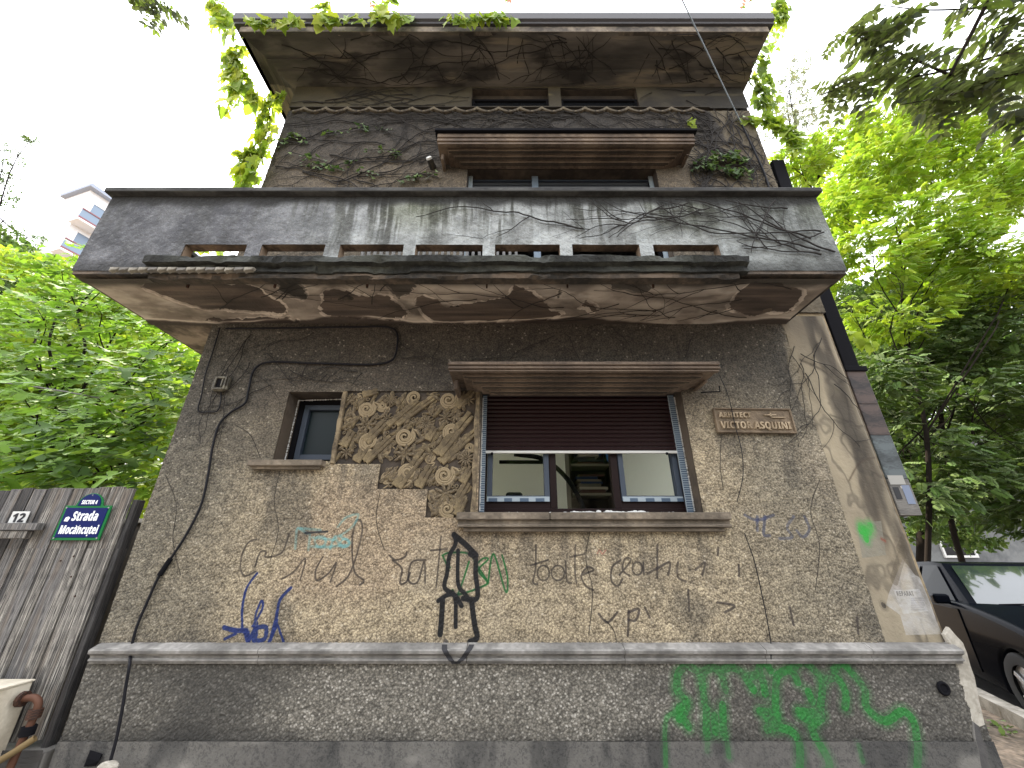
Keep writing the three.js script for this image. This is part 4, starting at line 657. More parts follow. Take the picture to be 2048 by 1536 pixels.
{
  const p = onZ(445, 768, 0.03), t = thing('meter_box', 'small weathered metal box with a dark opening high at the left of the wall', 'electrical box', V(p.x, p.y, 0.01));
  const m = std({ map: mottled([112, 107, 92], [58, 54, 46], 6, 256, 0.2), roughness: 0.6, metalness: 0.2 });
  part('case', [box(-0.085, 0.075, -0.085, 0.085, 0, 0.05, 0.02)], m, t); part('rim', ring4(-0.07, 0.06, -0.075, 0.075, 0.049, 0.065, 0.022), m, t); part('opening', box(-0.045, 0.036, -0.05, 0.05, 0.0505, 0.053), M.black, t); part('lever', box(0.012, 0.03, -0.045, 0.05, 0.053, 0.07, 0.006), m, t); part('latch', box(-0.1, -0.083, -0.06, 0.04, 0.01, 0.04, 0.008), m, t); t.scale.setScalar(0.78);
}
{
  const W = (a, z = 0.022) => a.map(([x, y]) => onZ(x, y, z));
  single('power_cable', cord(W([[452, 657], [560, 656], [700, 654], [780, 655], [793, 664], [794, 695], [786, 718], [764, 727], [640, 727], [525, 727], [508, 740], [497, 780], [490, 806], [462, 824], [440, 846], [426, 890], [416, 950], [402, 1010], [372, 1070], [338, 1122], [318, 1152], [296, 1200], [272, 1258], [262, 1300]], 0.02).concat(W([[259, 1330], [252, 1370], [244, 1420], [232, 1480], [217, 1535]], 0.1)), 0.0085, 7, 220), M.cable, 'thick black cable snaking from under the balcony down the left of the wall', 'cable');
  single('thin_wire', cord(W([[440, 655], [425, 705], [411, 748], [403, 790], [397, 822], [415, 824], [434, 822], [441, 805], [442, 784]], 0.016), 0.005, 5, 70), M.cable, 'thin black wire looping below the meter box', 'wire');
  single('cable_sleeve', cord(W([[341, 1118], [330, 1134], [319, 1151]], 0.022), 0.017, 8), M.black, 'black taped joint on the thick wall cable', 'cable joint');
  single('thin_wire', cord(W([[1489, 1066], [1508, 1120], [1523, 1185], [1536, 1250], [1542, 1290]], 0.02).concat(W([[1542, 1318]], 0.09)), 0.0035, 5, 60), M.cable, 'thin dark wire hanging right of the window sill down to the string course', 'wire');
  single('thin_wire', cord(W([[1440, 752], [1456, 790], [1470, 850], [1483, 900], [1486, 950], [1474, 1004]], 0.045), 0.003, 5, 60), M.cable, 'thin dark wire hanging across the stone plaque', 'wire');
  single('aerial_cable', new Strands(6).add([onZ(1376, 24, 0.95).lerp(onZ(1482, 246, 0.02), -0.5), onZ(1376, 24, 0.95), onZ(1482, 246, 0.02)], 0.007).geo(), std({ color: lin(0.3, 0.36, 0.42), roughness: 0.5 }), 'pale grey cable slanting down across the roof edge to the upper wall', 'cable');
  single('aerial_cable', new Strands(6).add(smooth([onZ(1484, 250, 0.03), onZ(1510, 305, 0.03), onZ(1530, 350, 0.03), onZ(1540, 384, 0.03)], 30), 0.01).geo(), M.cable, 'dark cable running down the upper wall at the right behind the balcony', 'cable');
  const p = onZ(862, 332, 0.02), t = thing('pipe_stub', 'short pale pipe end sticking out of the upper wall beside the canopy', 'pipe', V(p.x, p.y, 0));
  part('pipe', new THREE.CylinderGeometry(0.034, 0.038, 0.1, 14).rotateX(Math.PI / 2).rotateY(-0.25).rotateX(-0.3).translate(0.01, 0.0, 0.045), M.darkPlaster, t); part('cap', new THREE.CylinderGeometry(0.03, 0.033, 0.02, 14).rotateX(Math.PI / 2).rotateY(-0.25).rotateX(-0.3).translate(-0.008, 0.02, 0.1), M.white, t);
  const h = onZ(1440, 783, 0.05); single('bracket_hook', new Strands(6).add([V(h.x - 0.15, h.y, 0.03), V(h.x - 0.07, h.y, 0.04), V(h.x, h.y, 0.05), V(h.x + 0.005, h.y + 0.05, 0.05)], 0.006).geo(), M.black, 'thin black metal bracket under the right end of the lower canopy', 'bracket');
}
// ---- behind the panes of the shuttered window
{
  const bk = thing('bookcase', 'dark open bookcase seen through the middle pane', 'bookcase', V(0.62, 1.0, -1.05));
  const wood = std({ color: lin(0.05, 0.04, 0.03), roughness: 0.6 }), shelfM = std({ color: lin(0.35, 0.32, 0.24), roughness: 0.6 });
  part('side_panel', box(-0.02, 0, 0, 2.05, -0.3, 0), wood, bk); part('side_panel', box(0.42, 0.44, 0, 2.05, -0.3, 0), wood, bk); part('back_panel', box(0, 0.42, 0, 2.05, -0.3, -0.285), wood, bk);
  for (const y of [0.75, 1.1, 1.4, 1.72, 2.03]) part('shelf', box(0.001, 0.419, y, y + 0.022, -0.284, 0), shelfM, bk);
  const NAMES = ['cream', 'slate grey', 'tan', 'brown', 'pale', 'blue', 'grey'], cols = [[200, 190, 170], [60, 66, 74], [150, 140, 120], [90, 60, 50], [180, 176, 160], [50, 70, 110], [120, 116, 100]], bm = cols.map((c) => std({ color: srgb(...c), roughness: 0.7 })), q = rng(41);
  for (const [y, n] of [[1.1, 7], [1.4, 6], [1.72, 6]]) { let h = 1.0 + y + 0.023; for (let i = 0; i < n; i++) { const th = rr(0.018, 0.036, q), w = rr(0.2, 0.3, q), x = 0.62 + rr(0.04, 0.12, q); const ci = Math.floor(q() * 7); single('book', box(x, x + w, h, h + th, -1.28, -1.08 + rr(0, 0.04, q), 0.003), bm[ci], NAMES[ci] + ' book lying flat in a pile on the bookcase shelf behind the middle pane', 'book', 'books piled in the bookcase'); h += th + 0.001; } }
  const top = 1.0 + 2.052 + 0.002; void top;
  single('rolled_map', new THREE.CylinderGeometry(0.02, 0.02, 0.42, 12).rotateZ(Math.PI / 2).translate(0.83, 2.76, -1.02), std({ color: srgb(196, 120, 110) }), 'pink rolled paper tube lying at the top of the bookcase', 'paper roll');
  single('plastic_bag', (() => { const g = new THREE.IcosahedronGeometry(0.07, 3), p = g.attributes.position; for (let i = 0; i < p.count; i++) { const k = 1 + 0.4 * (fbm(p.getX(i) * 22 + 3, p.getY(i) * 22 + p.getZ(i) * 9, 3) - 0.5); p.setXYZ(i, p.getX(i) * k, p.getY(i) * 1.4 * k, p.getZ(i) * k); } g.computeVertexNormals(); return g.translate(1.06, 2.5, -1.0); })(), std({ color: srgb(40, 110, 190), roughness: 0.4 }), 'crumpled blue plastic bag hanging on the bookcase', 'bag');
  const ch = thing('desk_chair', 'dark desk chair whose rounded back shows behind the left pane', 'chair', V(0.02, 1.0, -0.75));
  part('backrest', new RoundedBoxGeometry(0.16, 0.42, 0.06, 3, 0.03).translate(0, 0.88, 0), std({ color: lin(0.03, 0.03, 0.04) }), ch); part('seat', new RoundedBoxGeometry(0.42, 0.08, 0.42, 3, 0.03).translate(0, 0.45, 0.2), std({ color: lin(0.03, 0.03, 0.04) }), ch); part('column', new THREE.CylinderGeometry(0.03, 0.03, 0.4, 10).translate(0, 0.21, 0.2), M.black, ch); part('base', new THREE.CylinderGeometry(0.25, 0.27, 0.03, 5).translate(0, 0.015, 0.2), M.black, ch);
  const lamp = thing('arc_stand', 'black curved metal arm behind the left and middle panes', 'lamp stand', V(0.3, 1.0, -0.6));
  part('arm', new Strands(8).add(smooth([V(0.36, 0, 0), V(0.36, 0.75, 0), V(0.32, 0.98, 0), V(0.2, 1.2, 0), V(0.0, 1.37, 0), V(-0.28, 1.42, 0)], 40), 0.022).geo(), M.black, lamp); part('crossbar', box(-0.42, 0.1, 1.33, 1.36, -0.02, 0.02, 0.006), M.black, lamp);
}

// ------------------------------------------------------------------ fence, signs and street furniture at the left
const wood = [0, 1, 2, 3].map((k) => { const t = paint(128, 1024, 0, 0.1, 0, 1.6, (x, y) => { const g = fbm(x * 240 + k * 50, y * 5, 4), s = fbm(x * 900 + k * 9, y * 14, 2); let c = mix3([70, 67, 64], [176, 171, 162], clamp((g - 0.5) * 2.2 + 0.5)); c = mix3(c, [26, 25, 25], sm(0.56, 0.68, s) * 0.85); c = mix3(c, [84, 84, 88], k === 1 ? 0.4 : 0); c = mix3(c, [104, 92, 80], sm(0.5, 0.8, fbm(x * 30, y * 3 + k * 9, 3)) * 0.5); return mix3(c, [30, 30, 33], k === 3 ? 0.6 : 0); }); t.wrapS = t.wrapT = THREE.RepeatWrapping; t.repeat.set(10, 0.625); return std({ map: t, bumpMap: bumped(woodBump, 10, 1.2), bumpScale: 0.006 }); });
{
  const f = thing('plank_fence', 'weathered grey plank fence left of the house', 'fence', V(-2.875, 0, 0)), q = rng(12);
  let x = 0;
  for (let i = 0; x > -3.0; i++) {
    const w = rr(0.07, 0.115, q), gate = x < -0.62, top = 2.03 + rr(-0.012, 0.012, q) + (gate ? -0.004 : 0), z = (gate ? -0.05 : 0) + rr(-0.012, 0.01, q);
    const g = box(x - w + 0.005, x, gate ? 0.45 : 0.5 + rr(-0.02, 0.03, q), top, z - 0.022, z, 0.004); g.rotateZ(rr(-0.004, 0.004, q));
    const p = part('plank', g, wood[gate ? (i % 2 ? 3 : 1) : Math.floor(q() * 3)], f); void p; x -= w;
  }
  part('post', box(0.004, 0.045, 0.3, 1.94, -0.09, -0.02, 0.006), wood[3], f); 
  part('rail', box(-1.2, -0.535, 1.72, 1.77, 0.012, 0.06, 0.005), wood[1], f); part('rail', box(-1.2, -0.6, 1.665, 1.718, 0.012, 0.05, 0.005), wood[0], f); part('rail', box(-3.0, 0, 1.2, 1.29, -0.11, -0.075), wood[3], f);
  part('nail', [[-0.24, 1.55], [-0.32, 1.52], [-0.2, 1.42], [-0.12, 1.3]].map(([a, b]) => new THREE.SphereGeometry(0.006, 6, 5).translate(a, b, 0.006)), M.rust, f);
}
{
  const b = thing('concrete_base', 'rough concrete footing under the plank fence', 'wall', V(-2.78, 0, 0));
  part('footing', relief({ x0: -3.1, x1: 0, y0: 0, y1: 0.5, step: 0.02, fn: (x, y) => 0.05 + 0.02 * (fbm(x * 5, y * 5, 4) - 0.5) }), M.concrete, b); part('core', box(-3.1, 0, 0, 0.485, -0.2, 0.03, 0.01), M.concrete, b);
  const lw = thing('garden_wall', 'low rendered wall with a pale coping between fence and house', 'wall', V(-2.85, 0, -0.35));
  part('wall', box(-0.4, 0.12, 0, 1.79, -0.15, 0, 0.01), std({ map: mottled([112, 104, 92], [74, 68, 60]), bumpMap: bumped(fineBump, 2), bumpScale: 0.006 }), lw); part('coping', box(-0.42, 0.125, 1.791, 1.825, -0.18, 0.03, 0.006), M.offWhite, lw);
}
{ // enamel street name sign
  const tl = onZ(125, 1016, 0.03), br = onZ(192, 1079, 0.03), w = 0.34, h = 0.235, at = onZ(147, 1080, 0.03);
  const t = thing('street_sign', 'blue enamel street name sign with green border on the plank fence', 'sign', V(at.x, at.y, 0.014)); void tl; void br;
  const outline = (m) => { const s = new THREE.Shape(), a = w / 2 - m, hh = h - m; s.moveTo(-a, m); s.lineTo(a, m); s.lineTo(a, hh); s.lineTo(0.1 - m * 0.6, hh); s.absarc(0, h - 0.012, 0.1 - m, 0.12, Math.PI - 0.12, false); s.lineTo(-0.1 + m * 0.6, hh); s.lineTo(-a, hh); s.closePath(); return s; };
  const ex = (s, d, z) => metres(new THREE.ExtrudeGeometry(s, { depth: d, bevelEnabled: true, bevelSize: 0.002, bevelThickness: 0.002, bevelSegments: 1, curveSegments: 14 }).translate(0, 0, z));
  const enamel = (c) => new THREE.MeshPhysicalMaterial({ color: srgb(...c), roughness: 0.5, specularIntensity: 0.2 });
  part('plate', ex(outline(0), 0.006, 0), enamel([26, 104, 54]), t);
  const field = new THREE.Shape(); field.moveTo(-w / 2 + 0.018, 0.018); field.lineTo(w / 2 - 0.018, 0.018); field.lineTo(w / 2 - 0.018, h - 0.016); field.lineTo(-w / 2 + 0.018, h - 0.016); field.closePath();
  const arch = new THREE.Shape(); arch.moveTo(-0.082, h + 0.004); arch.absarc(0, h + 0.002, 0.082, Math.PI, 0, true); arch.closePath();
  part('name_field', [ex(field, 0.002, 0.008)], enamel([10, 24, 84]), t); part('arch_field', ex(arch, 0.002, 0.008), enamel([10, 24, 84]), t);
  const fit = (s, wide, size, x, y) => { const g = letters(s, size, 0.0015); g.computeBoundingBox(); g.scale(wide / (g.boundingBox.max.x - g.boundingBox.min.x), 1, 1).translate(x - wide / 2, y, 0.012); const sh = new THREE.Matrix4().makeShear(0, 0, 0.0, 0, 0, 0); void sh; return g; };
  const wm = std({ color: lin(0.8, 0.82, 0.84), roughness: 0.4 });
  part('lettering', fit('Strada', 0.185, 0.062, 0.01, 0.132), wm, t); part('lettering', fit('Mocăncuței'.normalize('NFC').replace('ț', 't').replace('ă', 'a'), 0.275, 0.056, 0, 0.042), wm, t); part('lettering', fit('SECTOR 4', 0.115, 0.028, 0, h + 0.012), wm, t);
  part('accent', [new THREE.TorusGeometry(0.013, 0.0028, 5, 10, Math.PI).rotateZ(Math.PI).translate(-0.012, 0.1, 0.013), box(0.073, 0.081, 0.026, 0.036, 0.012, 0.0135)], wm, t);
  part('screw', [[-0.155, 0.222], [0.155, 0.222], [-0.155, 0.013], [0.155, 0.013], [0, h + 0.078]].map(([a, b]) => new THREE.CylinderGeometry(0.006, 0.006, 0.004, 8).rotateX(Math.PI / 2).translate(a, b, 0.01)), M.galv, t);
  part('chipped_patch', ex((() => { const s = new THREE.Shape(); s.moveTo(-0.132, 0.128); s.lineTo(-0.105, 0.126); s.lineTo(-0.098, 0.15); s.lineTo(-0.11, 0.158); s.lineTo(-0.128, 0.152); return s; })(), 0.001, 0.0105), wm, t);
}
{
  const p = onZ(31, 1035, -0.02), t = thing('house_number', 'small white number plate on the dark planks left of the street sign', 'sign', V(p.x, p.y, -0.045));
  part('plate', box(-0.065, 0.065, -0.045, 0.045, 0, 0.005, 0.002), M.white, t); const g = letters('12', 0.062, 0.002); g.computeBoundingBox(); g.translate(-(g.boundingBox.max.x + g.boundingBox.min.x) / 2, -0.031, 0.0055); part('numerals', g, std({ color: lin(0.02, 0.02, 0.025) }), t);
}
{
  const t = thing('utility_cabinet', 'cream metal utility cabinet in the bottom left corner before the fence', 'cabinet', V(-3.02, 0.12, 0.08));
  const m = std({ map: mottled([216, 208, 190], [188, 178, 158], 6, 256, 0.6), roughness: 0.55 });
  part('case', box(-0.5, 0, 0, 0.71, -0.05, 0.13, 0.008), m, t); part('door', box(-0.48, -0.012, 0.03, 0.68, 0.131, 0.14, 0.006), m, t); part('handle', box(-0.1, -0.085, 0.34, 0.4, 0.14, 0.152, 0.004), M.galv, t); part('lid', box(-0.51, 0.008, 0.711, 0.722, -0.052, 0.146, 0.004), m, t);
  const p = onZ(62, 1398, 0.1), g = thing('gas_pipe', 'rusty brown gas pipe with an elbow beside the utility cabinet', 'pipe', V(p.x, p.y, 0.1));
  part('pipe', new Strands(10).add(smooth([V(-0.06, 0.0, 0), V(0.02, 0.005, 0), V(0.055, -0.02, 0), V(0.06, -0.09, 0), V(0.055, -0.2, 0.01), V(0.045, -0.34, 0.01)], 30), 0.019).geo(), M.rust, g);
  for (const y of [-0.07, -0.15]) part('coupling', new THREE.CylinderGeometry(0.036, 0.036, 0.045, 6).translate(0.058, y, 0.002), y < -0.1 ? M.black : M.rust, g);
  part('flange', new THREE.CylinderGeometry(0.04, 0.04, 0.02, 12).rotateZ(Math.PI / 2).translate(-0.05, 0, 0), M.rust, g);
  const p2 = onZ(25, 1505, 0.16); single('earth_pipe', cord([V(p2.x - 0.2, p2.y - 0.12, 0.16), V(p2.x, p2.y, 0.15), V(p2.x + 0.06, p2.y + 0.05, 0.12)], 0.018, 9), std({ map: mottled([112, 94, 62], [58, 48, 34], 6, 256, 0.3) }), 'ochre pipe slanting up below the utility cabinet', 'pipe');
  const s = onZ(214, 1531, 0.12), sg = new THREE.SphereGeometry(0.045, 14, 10).scale(1.25, 0.6, 0.8).translate(s.x, s.y - 0.01, 0.11); single('junction_cap', sg, M.offWhite, 'pale rounded cap where the thick cable meets the plinth', 'cap');
  const hole = onZ(190, 1512, 0.045); single('hole_stand_in', (() => { const pts = [], q = rng(3); for (let k = 0; k < 14; k++) pts.push(V(hole.x + rr(-0.05, 0.05, q), hole.y + rr(-0.05, 0.05, q), 0.03 + rr(0, 0.025, q))); return new ConvexGeometry(pts); })(), M.black, 'black lump in place of a dark hole low on the plinth beside the cable', 'fitting');  // black lump added where the plinth has a dark hole
}

// ------------------------------------------------------------------ foliage tools
function leafFrom(outline, bend = 0.25, cup = 0.15) { // outline of [x, y] from the base (0, 0), tip at y = 1; fan with a bent midrib
  const pts = [[0, 0.42], ...outline], pos = [], idx = [];
  for (const [x, y] of pts) pos.push(x, y, cup * Math.abs(x) - bend * y * y);
  for (let i = 1; i < pts.length; i++) idx.push(0, i, i + 1 < pts.length ? i + 1 : 1);
  const g = new THREE.BufferGeometry(); g.setAttribute('position', new THREE.Float32BufferAttribute(pos, 3)); g.setAttribute('uv', new THREE.Float32BufferAttribute(new Float32Array(pts.length * 2), 2)); g.setIndex(idx); g.computeVertexNormals(); return g;
}
const sides = (half) => [[0, 0], ...half, [0, 1], ...half.slice().reverse().map(([x, y]) => [-x, y])];
const creeperLeaf = [leafFrom(sides([[0.22, -0.06], [0.5, 0.2], [0.36, 0.34], [0.44, 0.62], [0.2, 0.66]]), 0.3, 0.2), leafFrom(sides([[0.3, -0.05], [0.55, 0.3], [0.34, 0.42], [0.26, 0.7]]), 0.15, 0.3)];
const figLeaf = [0.2, 0.32].map((b) => leafFrom(sides([[0.16, -0.1], [0.46, 0.02], [0.5, 0.16], [0.2, 0.24], [0.26, 0.34], [0.58, 0.46], [0.56, 0.62], [0.18, 0.46], [0.16, 0.58], [0.2, 0.86]]), b, 0.2));
const plainLeaf = [leafFrom(sides([[0.2, 0.2], [0.26, 0.45], [0.16, 0.75]]), 0.25, 0.25)];
const frond = (() => { const l = []; for (let i = 0; i < 6; i++) for (const s of [-1, 1]) { const g = plainLeaf[0].clone().scale(0.42, 0.36 * (1 - 0.05 * i), 0.4); g.rotateZ(-s * 1.15).translate(s * 0.01, 0.14 + i * 0.14, -0.06 * i * i * 0.06); l.push(g); } l.push(plainLeaf[0].clone().scale(0.36, 0.32, 0.4).translate(0, 0.9, -0.1)); return mergeGeometries(l); })();
const clump = (() => { const q = rng(8), l = []; for (let i = 0; i < 14; i++) { const g = plainLeaf[0].clone().scale(0.75, 0.55, 0.5); g.rotateX(rr(-1.2, 1.2, q)).rotateY(rr(0, 6.28, q)).rotateZ(rr(-1.4, 1.4, q)).translate(rr(-0.6, 0.6, q), rr(-0.4, 0.5, q), rr(-0.6, 0.6, q)); l.push(g); } return mergeGeometries(l); })();
const LM = { creeper: [leafMat(0.34, 0.45, 0.035, 0.6), leafMat(0.24, 0.36, 0.03, 0.55), leafMat(0.42, 0.48, 0.04, 0.6)], shade: [leafMat(0.09, 0.16, 0.03), leafMat(0.14, 0.22, 0.035), leafMat(0.06, 0.11, 0.03)], fig: [leafMat(0.2, 0.36, 0.03, 0.55), leafMat(0.28, 0.44, 0.035, 0.55), leafMat(0.12, 0.21, 0.06, 0.45)], tree: leafMat(0.3, 0.44, 0.03, 0.55), dark: leafMat(0.085, 0.15, 0.025, 0.45), pinnate: [leafMat(0.1, 0.13, 0.035, 0.45), leafMat(0.13, 0.19, 0.03, 0.5), leafMat(0.06, 0.075, 0.045, 0.4)], rose: leafMat(0.3, 0.15, 0.1, 0.5) };
const UPV = V(0, 1, 0), mtx = new THREE.Matrix4(), qua = new THREE.Quaternion();
function placed(p, normal, tip, size) { // leaf matrix: its face along normal, its tip towards tip
  const z = normal.clone().normalize(), y = tip.clone().addScaledVector(z, -tip.dot(z)).normalize(), x = y.clone().cross(z);
  return new THREE.Matrix4().makeBasis(x, y, z).scale(V(size, size, size)).setPosition(p);
}
// the 300 leaves that show largest become parts, the others one mass
function leaves(parent, list, geos, mats, q, most = 300) {
  const seen = list.map((m) => { const p = V(0, 0, 0).setFromMatrixPosition(m), e = m.elements; return [Math.hypot(e[0], e[1], e[2]) / p.distanceTo(EYE), m]; }).sort((a, b) => b[0] - a[0]).map((a) => a[1]);
  for (const m of seen.slice(0, most)) { const o = part('leaf', geos[Math.floor(q() * geos.length)], mats[Math.floor(q() * mats.length)], parent); o.applyMatrix4(m); }
  const rest = seen.slice(most); if (!rest.length) return;
  const im = new THREE.InstancedMesh(geos[0], mats[0], rest.length); rest.forEach((m, i) => { im.setMatrixAt(i, m); im.setColorAt(i, new THREE.Color().setScalar(rr(0.6, 1.25, q))); });
  im.name = 'foliage'; im.userData.kind = 'stuff'; im.castShadow = im.receiveShadow = true; parent.add(im);
}
// stems creeping over a surface: frame maps (u, v, lift) to the place
function creep(S, frame, { starts, length, step = 0.05, r0 = 0.006, bend = 0.5, fork = 0.06, keep = () => true, home = null }, q) {
  const list = starts.map((s) => [...s, length, r0]); const ends = [];
  while (list.length) {
    let [u, v, a, len, r] = list.pop(); const pts = [frame(u, v, r)], a0 = a; let n = 0;
    while (n * step < len) { a += rr(-bend, bend, q); a = mix(a, a0, 0.12); u += Math.cos(a) * step; v += Math.sin(a) * step; if (!keep(u, v)) break; pts.push(frame(u, v, r + 0.004 * q())); n++; if (q() < fork && len - n * step > 0.25 && r > 0.0022) list.push([u, v, a + (q() < 0.5 ? -1 : 1) * rr(0.4, 1.0, q), (len - n * step) * rr(0.4, 0.8, q), r * 0.7]); }
    if (pts.length > 3) { S.add(pts, r, r * 0.45); ends.push(pts); }
  }
  void home; return ends;
}
// ------------------------------------------------------------------ creeper on the house
{
  const q = rng(202), t = thing('bare_creeper', 'leafless creeper stems spreading over the balcony and the walls around it', 'climbing plant');
  const wallF = (u, v, h) => V(u, v, 0.012 + h), starts = (n, x0, x1, y0, y1, a0, a1) => Array.from({ length: n }, () => [rr(x0, x1, q), rr(y0, y1, q), rr(a0, a1, q)]);
  const noUp = (u, v) => u > XL && u < XR && v < 6.52 && v > 4.2 && !(u > -0.8 && u < 1.95 && v > 4 && v < 5.72);
  const S1 = new Strands(4);
  creep(S1, wallF, { starts: [...starts(20, 2.0, 2.85, 4.4, 6.3, 2.2, 3.9), ...starts(34, -2.6, 2.6, 5.75, 6.45, 2.6, 3.7), ...starts(14, -2.7, -1.0, 4.4, 5.8, -0.5, 0.6)], length: 2.2, r0: 0.0075, bend: 0.42, fork: 0.09, keep: noUp }, q);
  creep(S1, (u, v, h) => V(u, v, 0.02 + h), { starts: starts(22, -2.6, 2.6, 6.55, 6.9, -0.6, 0.6).map((s) => [s[0], s[1], s[2] + (q() < 0.5 ? 0 : Math.PI)]), length: 1.5, r0: 0.006, bend: 0.35, fork: 0.08, keep: (u, v) => u > XL && u < XR && v > 6.54 && v < 6.93 && !(u > -0.52 && u < 1.58) }, q);
  part('stem', S1.geo(), M.stem, t);
  const S6 = new Strands(4); creep(S6, wallF, { starts: [...starts(14, 1.95, 2.8, 4.35, 6.3, 0.9, 2.0), ...starts(12, 2.0, 2.85, 4.6, 6.4, 3.4, 5.2), ...starts(6, 2.0, 2.85, 6.4, 6.5, 4.2, 5.2)], length: 1.4, r0: 0.007, bend: 0.45, fork: 0.12, keep: (u, v) => noUp(u, v) && u > 1.95 }, q); part('stem', S6.geo(), M.stem, t);
  const S2 = new Strands(4); // under the roof
  creep(S2, (u, v, h) => V(u, 7.03 - (v < 0.287 ? 0.022 : 0) - (v < 0.177 ? 0.04 : 0) - h - 0.004, v), { starts: starts(70, -2.7, 2.8, 0.05, 0.5, 0, 6.28), length: 1.4, r0: 0.006, bend: 0.3, fork: 0.09, keep: (u, v) => u > XL && u < 2.9 && v > 0.03 && v < 0.53 }, q);
  part('stem', S2.geo(), M.stem, t);
  const S3 = new Strands(4); // over the parapet, thickest towards the right end
  creep(S3, (u, v, h) => V(u, v, 0.668 + h), { starts: [...starts(6, 2.3, 2.5, 3.6, 3.95, 2.6, 3.4), ...starts(5, 1.2, 2.3, 4.0, 4.25, 3.2, 4.2), ...starts(3, 0.2, 1.4, 3.7, 4.1, 2.7, 3.5)], length: 2.0, r0: 0.0075, bend: 0.3, fork: 0.1, keep: (u, v) => u < 2.52 && u > -0.8 && v > 3.68 && v < 4.26 && !(u < 1.75 && v < 3.83) }, q);
  part('stem', S3.geo(), M.stem, t);
  const S4 = new Strands(4); // under the balcony
  creep(S4, (u, v, h) => V(u, 3.484 - h, v), { starts: [...starts(10, 1.0, 2.4, 0.1, 0.55, 2.6, 3.7), ...starts(7, -2.6, -0.5, 0.05, 0.5, 0.2, 1.2), ...starts(5, -0.5, 1.0, 0.1, 0.5, 2.4, 3.9)], length: 1.6, r0: 0.0045, bend: 0.28, fork: 0.07, keep: (u, v) => u > -2.7 && u < 2.46 && v > 0.04 && v < 0.6 }, q);
  part('stem', S4.geo(), M.stem, t);
  const S5 = new Strands(4); // below it on the ground floor wall
  creep(S5, wallF, { starts: [...starts(20, -2.4, -0.4, 2.85, 3.45, 3.3, 6.1), ...starts(4, -0.3, 2.3, 3.2, 3.45, 3.8, 5.4), ...starts(7, 2.46, 2.85, 2.7, 3.4, 3.6, 5.6)], length: 1.0, r0: 0.0042, bend: 0.4, fork: 0.1, keep: (u, v) => u > -2.6 && u < 2.88 && v > 2.3 && v < 3.47 && !(u > -1.9 && u < -0.28 && v < 2.83) && !(u > -0.5 && u < 1.6 && v < 2.93) }, q);
  part('stem', S5.geo(), M.stem, t);
}
function vine(label, group, paths, { n, spread, size, mats, droop = 0.5, out = V(0, 0, 1), stemR = 0.006 }, seed) {
  const q = rng(seed), t = thing('climbing_vine', label, 'climbing plant', V(0, 0, 0), group), S = new Strands(5), list = [];
  for (const p of paths) { const c = smooth(p, 40); S.add(c, stemR, stemR * 0.5); const m = Math.round(n / paths.length); for (let i = 0; i < m; i++) { const b = c[Math.floor(q() * c.length)], r = spread * Math.sqrt(q()), a = rr(0, 6.28, q), pos = V(b.x + r * Math.cos(a), b.y + r * Math.sin(a) * 1.1 - 0.02, b.z + rr(-0.3, 0.9, q) * spread * 0.6); const nrm = out.clone().add(V(rr(-0.8, 0.8, q), rr(-0.3, 0.9, q), rr(-0.5, 0.6, q))), tip = V(rr(-0.9, 0.9, q), -droop - q() * 0.6, rr(-0.2, 0.4, q)); list.push(placed(pos, nrm, tip, size * rr(0.55, 1.2, q))); } }
  part('stem', S.geo(), M.stem, t); leaves(t, list, creeperLeaf, mats, q);
}
